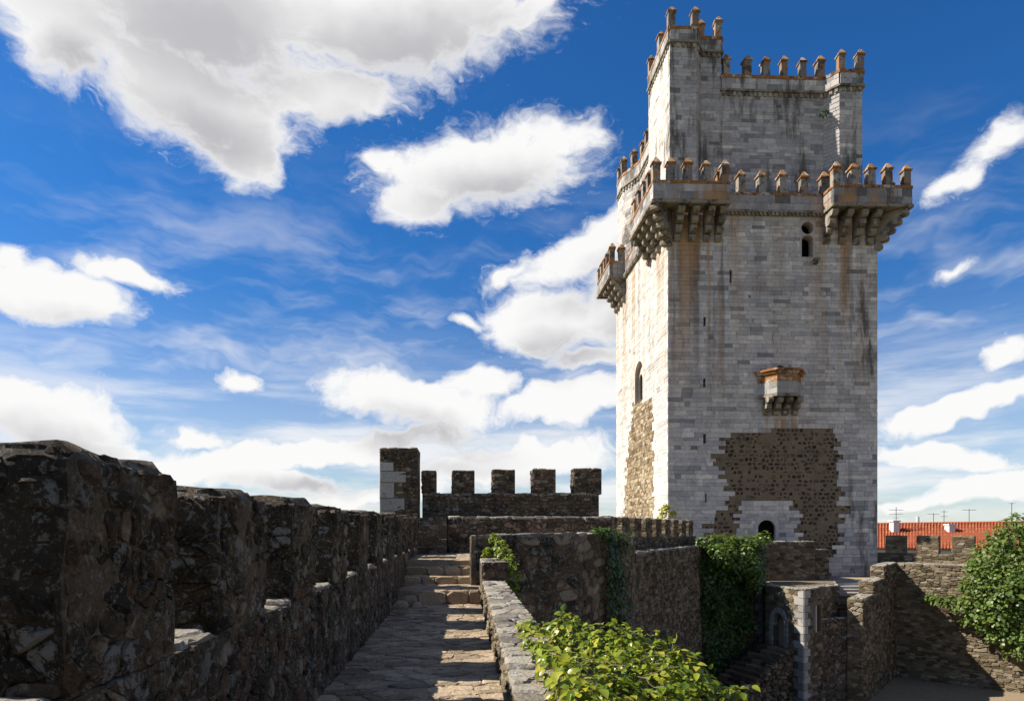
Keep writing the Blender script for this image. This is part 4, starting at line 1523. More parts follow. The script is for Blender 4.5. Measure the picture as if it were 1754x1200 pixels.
def tprism(poly, h0, h1, t=0.5):
    return Geo().prism([tuple(T(a, b, 0)[:2]) for a, b in poly], EYE + h0, EYE + h1, t)


def strip(pts, out, h0, h1, closed=False, t=0.5):
    """moulding that follows a plan line pts (a,b), projecting by `out` from it (to the left of travel is inside)"""
    g_ = Geo()
    n = len(pts)
    for i in range(n - 1):
        (a0, b0), (a1, b1) = pts[i], pts[i + 1]
        L_ = math.hypot(a1 - a0, b1 - b0)
        nx, ny = (b1 - b0) / L_, -(a1 - a0) / L_
        e = out * 0.5
        ua, ub = (a1 - a0) / L_ * e, (b1 - b0) / L_ * e
        q = [(a0 - nx * 0.1 - ua * 0.8, b0 - ny * 0.1 - ub * 0.8), (a1 - nx * 0.1 + ua * 0.8, b1 - ny * 0.1 + ub * 0.8), (a1 + nx * out + ua * (0.8 + 0.02 * i), b1 + ny * out + ub * 0.8), (a0 + nx * out - ua * 0.8, b0 + ny * out - ub * 0.8)]
        g_.prism([tuple(T(a, b, 0)[:2]) for a, b in q], EYE + h0 + 0.003 * (i % 2), EYE + h1 - 0.003 * (i % 2), t)
    return g_


def dentils(pts, out, h0, h1, pitch=0.26):
    g_ = Geo()
    for i in range(len(pts) - 1):
        (a0, b0), (a1, b1) = pts[i], pts[i + 1]
        L_ = math.hypot(a1 - a0, b1 - b0)
        ua, ub = (a1 - a0) / L_, (b1 - b0) / L_
        nx, ny = ub, -ua
        k_ = max(1, int(L_ / pitch))
        for j in range(k_):
            s0 = (j + 0.22) * L_ / k_
            s1 = (j + 0.78) * L_ / k_
            q = [(a0 + ua * s0 - nx * .05, b0 + ub * s0 - ny * .05), (a0 + ua * s1 - nx * .05, b0 + ub * s1 - ny * .05), (a0 + ua * s1 + nx * out, b0 + ub * s1 + ny * out), (a0 + ua * s0 + nx * out, b0 + ub * s0 + ny * out)]
            g_.prism([tuple(T(a, b, 0)[:2]) for a, b in q], EYE + h0, EYE + h1, rk.random())
    return g_


# --- parapets of the main gallery level
HS, HP = 20.18, 21.45            # underside and top of the parapet
PJ = 1.35
lf1 = a_of(1250, -PJ)            # right end of the left gallery (front)
rg0 = a_of(1428, -PJ)            # left end of the right gallery
lb1 = 4.05                       # back end of the left gallery on the left side
bb0 = b_of(1044, -PJ)            # near end of the rear gallery
# plain parapets between the galleries
PARA = [((lf1 - 0.02, -0.10), (rg0 + 0.02, -0.10)), ((-0.10, bb0 + 0.02), (-0.10, lb1 - 0.02))]
for (q0, q1) in PARA:
    L_ = math.hypot(q1[0] - q0[0], q1[1] - q0[1])
    if q0[1] == q1[1]:
        core = tprism([(q0[0], -0.09), (q1[0], -0.09), (q1[0], 0.26), (q0[0], 0.26)], HC + 0.02, HP)
    else:
        core = tprism([(-0.09, q0[1]), (-0.09, q1[1]), (0.26, q1[1]), (0.26, q0[1])], HC + 0.02, HP)
    pp = core.build('parapet', M_ASH, kp)
    fp, Lp = tface(q0[0], q0[1], q1[0], q1[1], HC + 0.3)
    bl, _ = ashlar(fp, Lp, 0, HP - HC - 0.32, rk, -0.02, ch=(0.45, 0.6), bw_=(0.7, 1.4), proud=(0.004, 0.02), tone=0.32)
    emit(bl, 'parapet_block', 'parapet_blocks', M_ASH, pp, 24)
    strip([q0, q1], 0.16, HC + 0.16, HC + 0.30).build('cornice', M_CORB, kp)
    dentils([q0, q1], 0.13, HC + 0.02, HC + 0.15).build('dentil_frieze', M_CORB, kp, kind='stuff')
    strip([q0, q1], 0.035, HP - 0.1, HP + 0.06).build('coping', M_LICH, kp)
for px in (1268, 1303, 1339, 1376, 1411):
    pinnacle(kp, a_of(px, 0.1), 0.1, HP + 0.05)
for k in range(3):
    pinnacle(kp, 0.08, lb1 + 0.9 + 1.9 * k, HP + 0.05)


def corbel_mesh(name, wd, out, ht, n=4):
    """stack of rolls growing outward; local: x across, -y outward, z up from the foot"""
    prof_ = [(0.0, 0.0)]
    for i in range(n):
        o = out * (i + 1) / n
        z0_, z1_ = ht * i / n, ht * (i + 1) / n
        rr_ = (z1_ - z0_) / 2
        for k_ in range(5):
            q = -math.pi / 2 + math.pi * k_ / 4
            prof_.append((max(0.02, o - rr_ * 0.75 + rr_ * 0.75 * math.cos(q)), (z0_ + z1_) / 2 + rr_ * 0.98 * math.sin(q)))
    prof_.append((0.0, ht))
    g_ = Geo()
    m = len(prof_)
    v = [(-wd / 2, -p[0], p[1]) for p in prof_] + [(wd / 2, -p[0], p[1]) for p in prof_]
    f = [tuple(range(m)), tuple(range(m, 2 * m))[::-1]] + [(i, m + i, m + (i + 1) % m, (i + 1) % m) for i in range(m)]
    g_.add(v, f, [rk.random() * .4 + .3 for _ in f])
    return mesh_from(name, g_.v, g_.f, g_.t, M_CORB)


CORB = corbel_mesh('corbel', 0.40, PJ - 0.12, 1.85)
CORBD = corbel_mesh('corbel', 0.55, PJ * 1.36, 2.15, 5)
HK = HS - 0.03


def corbel(parent, a, b, rot, me=CORB, ht=1.85):
    o = link('corbel', me, parent, T(a, b, HK - ht) - base_of(parent))
    o.rotation_euler = (0, 0, TROT + rot)
    return o


BROT = math.atan2(BX * cs + BZ * sn, -BX * sn + BZ * cs)     # lean of the depth axis


def gallery(label, plan_out, poly_floor, mers, corbs):
    """corner gallery: floor slab, parapet panels, moulding, merlons, corbels"""
    c = poly_floor[0]
    fl = tprism(poly_floor, HS, HS + 0.16, 0.4).build('gallery', M_CORB, kp)
    if label:
        fl['label'] = label
    for (q0, q1) in zip(plan_out, plan_out[1:]):
        L_ = math.hypot(q1[0] - q0[0], q1[1] - q0[1])
        nx, ny = (q1[1] - q0[1]) / L_, -(q1[0] - q0[0]) / L_
        tprism([q0, q1, (q1[0] - nx * 0.3, q1[1] - ny * 0.3), (q0[0] - nx * 0.3, q0[1] - ny * 0.3)], HS + 0.163, HP - 0.05, 0.4).build('parapet', M_ASH, fl)
        fp, Lp = tface(q0[0], q0[1], q1[0], q1[1], HS + 0.17)
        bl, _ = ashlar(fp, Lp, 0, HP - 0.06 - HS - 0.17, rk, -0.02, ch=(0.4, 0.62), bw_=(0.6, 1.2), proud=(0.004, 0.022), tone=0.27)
        emit(bl, 'parapet_block', 'parapet_blocks', M_ASH, fl, 14)
    strip(plan_out, 0.09, HS - 0.06, HS + 0.13).build('moulding', M_CORB, fl)
    strip(plan_out, 0.045, HP - 0.14, HP + 0.04).build('coping', M_LICH, fl)
    for (a, b) in mers:
        pinnacle(fl, a, b, HP + 0.03)
    for (a, b, rot, me, ht) in corbs:
        corbel(fl, a, b, rot, me, ht)


# front left gallery (travel so that outside lies to the right-hand side of each segment)
po = [(-0.02, lb1), (-PJ, lb1), (-PJ, -PJ), (lf1, -PJ), (lf1, -0.1)]
po_r = po[::1]
gallery('left front corner gallery', po, [(-0.0, lb1), (-PJ, lb1), (-PJ, -PJ), (lf1, -PJ), (lf1, 0.0), (0, 0)],
        [(-PJ + .25, -PJ + .25), (a_of(1150, -PJ), -PJ + .22), (a_of(1180, -PJ), -PJ + .22), (a_of(1211, -PJ), -PJ + .22), (a_of(1243, -PJ), -PJ + .25), (lf1 - .2, -0.3)] +
        [(-PJ + .22, -PJ + 1.35 + 1.15 * k) for k in range(4)] + [(-0.35, lb1 - .2)],
        [(a, 0, 0, CORB, 1.85) for a in (0.55, 1.5, 2.45, lf1 - 0.25)] + [(0, b, -math.pi / 2, CORB, 1.85) for b in (0.6, 1.6, 2.6, lb1 - 0.3)] + [(0.05, 0.05, -math.pi / 4, CORBD, 2.15)])
# front right gallery
po = [(rg0, -0.1), (rg0, -PJ), (TW + PJ, -PJ), (TW + PJ, 4.0), (TW + 0.02, 4.0)]
gallery('right front corner gallery', po, [(rg0, 0), (rg0, -PJ), (TW + PJ, -PJ), (TW + PJ, 4.0), (TW, 4.0), (TW, 0)],
        [(rg0 + .25, -PJ + .25), (a_of(1464, -PJ), -PJ + .22), (a_of(1494, -PJ), -PJ + .22), (a_of(1524, -PJ), -PJ + .22), (TW + PJ - .25, -PJ + .25), (TW + PJ - .22, 0.6), (TW + PJ - .22, 2.2), (TW + PJ - .22, 3.7)],
        [(a, 0, 0, CORB, 1.85) for a in (rg0 + 0.25, rg0 + 1.25, rg0 + 2.2, TW - 0.6)] + [(TW, b, math.pi / 2, CORB, 1.85) for b in (0.8, 2.0, 3.4)] + [(TW - .05, 0.05, math.pi / 4, CORBD, 2.15)])
# rear left gallery
po = [(-0.02, TD + PJ), (-PJ, TD + PJ), (-PJ, bb0), (-0.02, bb0)]
gallery('rear corner gallery', po, [(0, TD + PJ), (-PJ, TD + PJ), (-PJ, bb0), (0, bb0)],
        [(-PJ + .25, bb0 + .25 + k * 1.12) for k in range(5)] + [(-0.3, bb0 + .25)],
        [(0, b, -math.pi / 2, CORB, 1.85) for b in (bb0 + .3, bb0 + 1.3, bb0 + 2.3, TD - 0.4)])

# --- upper storey
b0u, bru = 1.0, 1.8
aL = a_of(1147, b0u)
uA, uB, uC = a_of(1193, b0u), a_of(1200, bru), a_of(1235, bru)
uD, uE, uF = a_of(1410, bru), a_of(1438, b0u), a_of(1477, b0u)
HU, HUL, HUT = 29.2, 28.5, 31.75
up = Geo()
main_poly = [(aL, b0u), (uA, b0u), (uB, bru), (uD, bru), (uE, b0u), (uF, b0u), (uF, 13.6), (3, 14.6), (0.3, 14.6), (0.3, 13.0), (1.2, 11.0), (1.2, 6.6), (aL, 5.8)]
us_ = tprism(main_poly, HC, HUL).build('upper_storey', M_ASH, kp)
tprism([(aL + .01, b0u + .01), (uA, b0u + .01), (uB, bru + .01), (uD, bru + .01), (uE, b0u + .01), (uF - .01, b0u + .01), (uF - .01, 5.5), (aL + .01, 5.79)], HUL - 0.01, HU).build('upper_wall', M_ASH, us_)
tu = tprism([(aL + .012, b0u + .012), (uA, b0u + .012), (uB, bru + .012), (uC, bru + .012), (uC, 5.4), (aL + .012, 5.7)], HU - 0.02, HUT + 0.9).build('stair_turret', M_ASH, us_)


def ash_edge(par, e0, e1, h0, h1, limit, tone=0.5, **kw_):
    fp, Lp = tface(e0[0], e0[1], e1[0], e1[1], h0)
    bl, _ = ashlar(fp, Lp, 0, h1 - h0, rk, -0.02, tone=tone, proud=(0.004, 0.022), **kw_)
    return bl


bl = []
bl += ash_edge(us_, (aL, b0u), (uA, b0u), HC, HUT, 0, 0.5)
bl += ash_edge(us_, (uA, b0u), (uB, bru), HC, HUT, 0, 0.45)
bl += ash_edge(us_, (uB, bru), (uC, bru), HU, HUT, 0, 0.45)
fp, Lp = tface(uB, bru, uD, bru, HC)
dhole = (fu(1323) - fu(1200), fu(1330) - fu(1200), 0.0, 2.2)
bl0, _ = ashlar(fp, Lp, 0, HU - HC, rk, -0.02, [dhole], None, tone=0.47, proud=(0.004, 0.022), dark=0.05)
bl += bl0
bl += ash_edge(us_, (uD, bru), (uE, b0u), HC, HU, 0, 0.5)
bl += ash_edge(us_, (uE, b0u), (uF, b0u), HC, HU, 0, 0.52)
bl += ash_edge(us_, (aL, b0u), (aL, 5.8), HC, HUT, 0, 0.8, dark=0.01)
bl += ash_edge(us_, (1.2, 6.6), (1.2, 11.0), HC, HUL, 0, 0.7)
bl += ash_edge(us_, (1.2, 11.0), (0.3, 13.0), HC, HUL, 0, 0.65)
bl += ash_edge(us_, (0.3, 13.0), (0.3, 14.6), HC, HUL, 0, 0.65)
emit(bl, 'ashlar_block', 'ashlar_blocks', M_ASH, us_, 60)
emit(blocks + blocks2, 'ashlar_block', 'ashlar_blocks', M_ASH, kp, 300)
# upper storey doorway: dark block painted as the shade inside
Geo().add([fp.p(dhole[0] + x, y, d) for d in (-0.3, 0.006) for (x, y) in ((0, 0), (dhole[1] - dhole[0], 0), (dhole[1] - dhole[0], 2.2), (0, 2.2))], [(4, 5, 6, 7), (0, 1, 5, 4), (1, 2, 6, 5), (2, 3, 7, 6), (3, 0, 4, 7)], 0.2).build('upper_doorway', M_DARKH, us_)


def upper_parapet(par, line, h, th_out=0.1, ht=1.0, tone=0.45, mers=()):
    """cornice + zigzag frieze + parapet along plan line, then merlons"""
    dentils(line, 0.10, h - 0.28, h - 0.02, 0.34).build('zigzag_frieze', M_CORB, par, kind='stuff')
    strip(line, 0.17, h, h + 0.14).build('cornice', M_CORB, par)
    gq = Geo()
    for (q0, q1) in zip(line, line[1:]):
        L_ = math.hypot(q1[0] - q0[0], q1[1] - q0[1])
        nx, ny = (q1[1] - q0[1]) / L_, -(q1[0] - q0[0]) / L_
        q = [(q0[0] + nx * th_out, q0[1] + ny * th_out), (q1[0] + nx * th_out, q1[1] + ny * th_out), (q1[0] - nx * 0.3, q1[1] - ny * 0.3), (q0[0] - nx * 0.3, q0[1] - ny * 0.3)]
        gq.prism([tuple(T(a, b, 0)[:2]) for a, b in q], EYE + h + 0.14, EYE + h + ht, 0.4)
    po_ = gq.build('parapet', M_SHAFT, par)
    bl_ = []
    for (q0, q1) in zip(line, line[1:]):
        L_ = math.hypot(q1[0] - q0[0], q1[1] - q0[1])
        nx, ny = (q1[1] - q0[1]) / L_, -(q1[0] - q0[0]) / L_
        fp_, Lp_ = tface(q0[0] + nx * th_out, q0[1] + ny * th_out, q1[0] + nx * th_out, q1[1] + ny * th_out, h + 0.15)
        b_, _ = ashlar(fp_, Lp_, 0, ht - 0.16, rk, -0.02, ch=(0.34, 0.5), bw_=(0.5, 1.1), proud=(0.004, 0.02), tone=tone)
        bl_ += b_
    emit(bl_, 'parapet_block', 'parapet_blocks', M_ASH, po_, 10)
    strip(line, 0.14, h + ht - 0.16, h + ht + 0.06).build('coping', M_LICH, par)
    for (a, b) in mers:
        pinnacle(par, a, b, h + ht + 0.05)


upper_parapet(us_, [(uC, bru), (uD, bru), (uE, b0u), (uF, b0u), (uF, 5.5)], HU, ht=1.05, mers=[(a_of(px, bru + .1), bru + .1) for px in (1244, 1279, 1311, 1342, 1374, 1404)] + [(uE + .15, b0u + .12), (uF - .15, b0u + .12), (a_of(1455, 5.2), 5.2)])
upper_parapet(us_, [(aL, 5.7), (aL, b0u), (uA, b0u), (uB, bru), (uC, bru), (uC, 5.4)], HUT, ht=1.0, mers=[(aL + .12, b0u + .12), (uA - .1, b0u + .12), (uB + .15, bru + .5), (uC - .2, bru + .12), (aL + .1, 3.2), (aL + .1, 5.5)])
upper_parapet(us_, [(0.3, 14.6), (0.3, 13.0), (1.2, 11.0), (1.2, 6.6)], HUL, ht=1.15, mers=[(0.4, 14.3), (0.42, 13.05), (0.95, 11.8), (1.3, 10.4), (1.3, 9.0), (1.3, 7.6)])

# --- small balcony in the middle of the front face
sa0 = a_of(1297, 0)
sp = 1.05
hb0, hb1 = h_of(676, 6, -1), h_of(634, 6, -1)
bpl = [(sa0, 0.0), (sa0 + 0.78, -sp), (sa0 + 2.10, -sp), (sa0 + 2.88, 0.0)]
bc = tprism(bpl, hb0, hb0 + 0.12).build('small_balcony', M_CORB, kp)
for (q0, q1) in zip(bpl, bpl[1:]):
    L_ = math.hypot(q1[0] - q0[0], q1[1] - q0[1])
    nx, ny = (q1[1] - q0[1]) / L_, -(q1[0] - q0[0]) / L_
    tprism([q0, q1, (q1[0] - nx * 0.2, q1[1] - ny * 0.2), (q0[0] - nx * 0.2, q0[1] - ny * 0.2)], hb0 + 0.123, hb1, 0.6).build('balustrade_panel', M_LICH, bc)
    fp_, Lp_ = tface(q0[0], q0[1], q1[0], q1[1], hb0 + 0.13)
    b_, _ = ashlar(fp_, Lp_, 0, 0.75, rk, -0.02, ch=(0.3, 0.4), bw_=(0.5, 0.9), proud=(0.004, 0.02), tone=0.8)
    emit(b_, 'panel_block', 'panel_blocks', M_QUO, bc, 8)
strip(bpl, 0.12, hb1 - 0.16, hb1 + 0.0).build('rail_moulding', M_LICH, bc)
strip(bpl, 0.24, hb1 + 0.003, hb1 + 0.13).build('rail', M_LICH, bc)
strip(bpl, 0.06, hb0 - 0.06, hb0 + 0.10).build('moulding', M_CORB, bc)
CORS = corbel_mesh('corbel', 0.32, 0.95, 1.05, 3)
for k in range(4):
    o = link('corbel', CORS, bc, T(sa0 + 0.5 + 0.63 * k, 0, hb0 - 1.11) - base_of(bc))
    o.rotation_euler = (0, 0, TROT)
# the little drip corbel under the keyhole window
o = link('drip_stone', corbel_mesh('drip_stone', 0.3, 0.3, 0.3, 2), kp, T(a_of(1396, 0), 0, h_of(452, 9, 0)) - base_of(kp))
o.rotation_euler = (0, 0, TROT)

# ================================================================ BEYOND THE WALL: house, roofs, antennas
ho = empty('tiled_house', tuple(P(1640, 1000, 74)), 'long white house with red tiled roof behind the boundary wall', 'house')
hz0 = GZ - 4
E_L, E_R = P(1470, 938, 70), P(1900, 943, 66)
R_L, R_R = P(1470, 897, 75.5), P(1900, 892, 71)
bk_L = Vector((2 * R_L.x - E_L.x, 2 * R_L.y - E_L.y, E_L.z))
bk_R = Vector((2 * R_R.x - E_R.x, 2 * R_R.y - E_R.y, E_R.z))
inw = (R_L - E_L)
inw.z = 0
inw.normalize()
Geo().prism([tuple((E_L + inw * .5)[:2]), tuple((E_R + inw * .5)[:2]), tuple((bk_R - inw * .5)[:2]), tuple((bk_L - inw * .5)[:2])], hz0, E_L.z - 0.12).build('wall', M_WHITE, ho)
g = Geo()
g.add([E_L, E_R, R_R, R_L], [(0, 1, 2, 3)], 0.0)
g.add([bk_L, bk_R, R_R, R_L], [(0, 1, 2, 3)], 0.4)
g.add([E_L - Vector((0, 0, .15)), E_R - Vector((0, 0, .15)), bk_R - Vector((0, 0, .15)), bk_L - Vector((0, 0, .15))], [(0, 1, 2, 3)], 0.4)
rf = g.build('roof', M_TILE, ho)
# barrel tile rows
g = Geo()
Lr = (E_R - E_L).length
nrow = int(Lr / 0.30)
for i in range(nrow):
    k0 = (i + 0.5) / nrow
    pe, pr = E_L.lerp(E_R, k0), R_L.lerp(R_R, k0)
    q = proj(pe)
    if q is None or q[0] > 1800 or q[0] < 1490:
        continue
    nseg = 9
    side = (E_R - E_L).normalized() * 0.10
    upv = Vector((0, 0, 0.15))
    for s_ in range(nseg):
        a_, b_ = pe.lerp(pr, s_ / nseg), pe.lerp(pr, (s_ + 1.04) / nseg)
        t_ = rk.random()
        g.add([a_ - side, a_ + upv * 0.85 - side * .5, a_ + upv + side * 0.0, a_ + upv * 0.85 + side * .5, a_ + side, b_ - side * .8, b_ + upv * 0.6 - side * .4, b_ + upv * .7, b_ + upv * 0.6 + side * .4, b_ + side * .8],
              [(0, 1, 6, 5), (1, 2, 7, 6), (2, 3, 8, 7), (3, 4, 9, 8), (0, 1, 2, 3, 4)], t_)
g.build('roof_tiles', M_TILE, rf, kind='stuff')
Geo().tube([R_L, R_R], 0.14, 6, 0.6).build('ridge', M_TILE, rf)


def chimney(px, ya, yb, z):
    c = P(px, yb, z)
    hh = (yb - ya) / FPX * z
    w_ = 0.36
    o = Geo().box((c.x - w_, c.y - w_, c.z - 0.9), (c.x + w_, c.y + w_, c.z + hh), 0.5).build('chimney', M_WHITE, rf)
    Geo().box((c.x - w_ - .1, c.y - w_ - .1, c.z + hh + 0.003), (c.x + w_ + .1, c.y + w_ + .1, c.z + hh + .14), 0.5).build('chimney_cap', M_WHITE, rf)


chimney(1532, 893, 905, 73)
chimney(1627, 899, 913, 72)


def antenna(px, ya, yb, z, label, arms, flag=None):
    b = P(px, yb, z)
    t = P(px, ya, z)
    o = empty('tv_antenna', tuple(b), label, 'antenna', 'antennas on the roofs')
    Geo().tube([b - Vector((0, 0, .6)), t], 0.035, 5).build('mast', M_METAL, o)
    for (dy, half, tilt) in arms:
        c = P(px, dy, z)
        d = Vector((math.cos(tilt), math.sin(tilt), 0.0)) * half
        bm = Geo().tube([c - d, c + d], 0.022, 4).build('boom', M_METAL, o)
        gg = Geo()
        nrm = Vector((-d.y, d.x, 0)).normalized()
        for k_ in range(7):
            q = c - d + d * 2 * (k_ + 0.5) / 7
            gg.tube([q - nrm * 0.3 + Vector((0, 0, .02)), q + nrm * 0.3 + Vector((0, 0, .02))], 0.014, 4)
        gg.build('elements', M_METAL, o)


antenna(1535, 868, 894, 73, 'many-armed roof antenna above the first white chimney', [(873, 0.95, 0.2), (880, 0.7, -0.5), (887, 0.45, 0.9)])
antenna(1599, 878, 897, 78, 'short plain roof antenna with a long boom', [(880, 0.8, 0.1)])
antenna(1617, 873, 897, 78, 'roof antenna standing close by the second chimney', [(876, 0.5, 0.3), (884, 0.35, -0.3)])
antenna(1660, 871, 897, 76, 'roof antenna with one wide boom left of the fig tree', [(873, 0.9, 0.05)])
antenna(1733, 860, 897, 74, 'tall thin antenna mast rising behind the fig tree', [(862, 0.3, 0.5)])

fb = empty('distant_building', tuple(P(1620, 900, 130)), 'low grey building with vent showing just above the tiled roof', 'building')
a_, b_ = P(1572, 894, 130), P(1645, 892, 130)
Geo().box((a_.x, a_.y, hz0), (b_.x, a_.y + 12, a_.z)).build('wall', M_CONC, fb)
v_ = P(1572, 884, 129)
Geo().tube([v_ - Vector((0, 0, 3)), v_], [0.5, 0.3], 6).build('vent', M_CONC, fb)


# ================================================================ FOLIAGE
LV = np.array([(0, 0, 0), (-.20, .10, .05), (-.33, .32, .09), (-.25, .66, .06), (0, 1, -.14), (.25, .66, .06), (.33, .32, .09), (.20, .10, .05), (0, .30, .0), (0, .68, -.03)], dtype=np.float64)
LF_ = [(0, 8, 2, 1), (8, 9, 3, 2), (9, 4, 3), (0, 7, 6, 8), (8, 6, 5, 9), (9, 5, 4)]
LVS = np.array([(0, 0, 0), (-.36, .45, .06), (0, 1, -.06), (.36, .45, .06)], dtype=np.float64)
LFS = [(0, 3, 1), (1, 3, 2)]


def leaf_basis(d, n):
    d = d.normalized()
    x = d.cross(n)
    if x.length < 1e-4:
        x = d.orthogonal()
    x.normalize()
    z = x.cross(d)
    return x, d, z


def leaf_mass(name, leaves, mat, parent, simple=False):
    """leaves: list of (pos, dir, normal, size, tone)"""
    tv, tf = (LVS, LFS) if simple else (LV, LF_)
    off = base_of(parent)
    n = len(leaves)
    M = np.empty((n, 3, 3))
    Pz = np.empty((n, 3))
    for i, (p, d, nn, s_, t) in enumerate(leaves):
        x, y, z = leaf_basis(d, nn)
        M[i, 0], M[i, 1], M[i, 2] = x * s_, y * s_, z * s_
        Pz[i] = p - off
    V = np.einsum('vk,nkc->nvc', tv, M) + Pz[:, None, :]
    k = len(tv)
    faces = [tuple(i * k + j for j in f) for i in range(n) for f in tf]
    tones = [l[4] for l in leaves for _ in tf]
    o = link(name, mesh_from(name, V.reshape(-1, 3).tolist(), faces, tones, mat, smooth=not simple), parent)
    o['kind'] = 'stuff'
    return o


LEAFM = {}


def single_leaves(leaves, mat, parent, name='leaf'):
    off = base_of(parent)
    if mat.name not in LEAFM:
        ms = []
        for k in range(5):
            rg = random.Random(k)
            v = [(x * rg.uniform(.85, 1.15), y, z + (0.12 * (y * y) * -rg.uniform(0, 1)) + rg.uniform(-.02, .02)) for x, y, z in LV.tolist()]
            ms.append(mesh_from('leaf', v, LF_, [0.12 + 0.19 * k] * len(LF_), mat, smooth=True))
        LEAFM[mat.name] = ms
    from mathutils import Matrix
    for (p, d, nn, s_, t) in leaves:
        x, y, z = leaf_basis(d, nn)
        o = link(name, LEAFM[mat.name][min(4, int(t * 5))], parent)
        o.matrix_basis = Matrix(((x.x * s_, y.x * s_, z.x * s_, p.x - off.x), (x.y * s_, y.y * s_, z.y * s_, p.y - off.y), (x.z * s_, y.z * s_, z.z * s_, p.z - off.z), (0, 0, 0, 1)))


def rv(rg, s_=1.0):
    return Vector((rg.gauss(0, s_), rg.gauss(0, s_), rg.gauss(0, s_)))


def lump_leaves(c, rad, n, rg, size, up=0.5, inner=0.55, tone=(0.5, 0.2), squash=(1, 1, 1), droop=0.5, zmin=None):
    out = []
    c = Vector(c)
    while len(out) < n:
        q = rv(rg).normalized()
        if q.z < -0.55:
            continue
        k = rg.uniform(inner, 1.0) ** 0.6
        wob = 0.82 + 0.3 * mnoise.noise(c + q * 2.2)
        p = c + Vector((q.x * squash[0], q.y * squash[1], q.z * squash[2])) * rad * k * wob
        if zmin is not None and p.z < zmin(p):
            continue
        nn = (q * 0.7 + Vector((0, 0, up)) + rv(rg, 0.35)).normalized()
        d = (q * 0.5 + Vector((0, 0, -droop)) + rv(rg, 0.55))
        d = d - nn * d.dot(nn)
        if d.length < 0.05:
            continue
        out.append((p, d, nn, size * rg.uniform(0.65, 1.25), min(1, max(0, rg.gauss(*tone)))))
    return out


# --- foreground ivy heaped over the low wall
rI = random.Random(91)
ib = empty('ivy_bush', tuple(P(1080, 1190, 6.3)), 'bright yellow-green ivy heaped over the low wall in the foreground', 'ivy')
lumps = [(918, 1095, 6.5, 0.15), (942, 1118, 5.9, 0.17), (958, 1145, 5.3, 0.18), (978, 1175, 4.8, 0.19), (1005, 1200, 4.5, 0.2), (905, 1078, 7.2, 0.12), (905, 1112, 8.0, 0.16), (935, 1088, 7.9, 0.20), (972, 1078, 7.7, 0.24), (1000, 1110, 7.2, 0.26), (930, 1130, 7.2, 0.20), (950, 1165, 6.4, 0.24), (1045, 1105, 7.0, 0.27), (1085, 1110, 7.0, 0.25), (1010, 1165, 6.3, 0.30),
         (1075, 1150, 6.4, 0.30), (1130, 1140, 6.6, 0.28), (1165, 1150, 6.6, 0.26), (1180, 1185, 6.4, 0.28), (1120, 1190, 6.1, 0.32), (1050, 1200, 5.9, 0.34), (1215, 1195, 6.6, 0.20), (1255, 1197, 6.8, 0.15), (980, 1215, 5.6, 0.25),
         (1150, 1240, 5.9, 0.36), (1060, 1270, 5.5, 0.36), (1220, 1250, 6.3, 0.3), (1100, 1320, 5.4, 0.5), (1180, 1330, 5.8, 0.5)]
lv_ = []
for (px, py, z, r_) in lumps:
    c = P(px, py, z)
    lv_ += lump_leaves(c, r_ * 1.15, int(2300 * r_ * r_) + 20, rI, 0.09, up=0.75, inner=0.4, tone=(0.75, 0.26), droop=0.45)
lv_ = [(p, d, n_, s_ * rI.uniform(0.55, 1.2), t_) for (p, d, n_, s_, t_) in lv_ if not (p.x < 1.02 and p.z < kz(p.y) + 0.03)]
# sprigs that stick out
for (px, py, z, tx, ty, tz) in ((968, 1075, 7.8, 962, 1046, 7.8), (1105, 1110, 6.9, 1050, 1066, 6.9), (1150, 1120, 6.6, 1155, 1098, 6.6), (1215, 1190, 6.6, 1212, 1148, 6.6), (1240, 1200, 6.7, 1285, 1172, 6.8), (1130, 1130, 6.7, 1128, 1085, 6.7), (1010, 1100, 7.2, 1008, 1068, 7.2), (900, 1105, 7.9, 884, 1090, 7.9)):
    a_, b_ = P(px, py, z), P(tx, ty, tz)
    mid = a_.lerp(b_, 0.5) + Vector((0, 0, 0.04))
    Geo().tube([a_, mid, b_], [0.006, 0.005, 0.003], 5).build('stem', M_BARK, ib)
    for k in range(11):
        t_ = k / 10
        p = a_.lerp(mid, t_ * 2) if t_ < .5 else mid.lerp(b_, t_ * 2 - 1)
        d = (b_ - a_).normalized() * 0.4 + rv(rI, 0.7)
        lv_.append((p + rv(rI, 0.012), d, Vector((0, 0, 1)) + rv(rI, 0.5), 0.10 * rI.uniform(0.6, 1.1), rI.uniform(0.45, 1)))
for k in range(26):
    c = P(rI.uniform(940, 1110), rI.uniform(1130, 1210), rI.uniform(5.8, 6.4))
    pts = [c]
    for j in range(4):
        pts.append(pts[-1] + Vector((rI.uniform(-.05, .12), rI.uniform(-.1, .06), rI.uniform(-.03, .07))))
    Geo().tube(pts, 0.005, 4).build('stem', M_BARK, ib)


def vis(l):
    q = proj(l[0])
    if not q or not (0 < q[0] < IW and 0 < q[1] < IH):
        return 0
    return l[3] / q[2] * (1 if l[2].dot(Vector((0, 0, EYE)) - l[0]) > 0 else 0.4) * (1 + 0.8 * max(-1, min(1, (l[0].z - 0.1))))


lv_.sort(key=lambda l: -vis(l))
single_leaves(lv_[:300], M_LEAF, ib)
leaf_mass('foliage', lv_[300:], M_LEAF, ib)
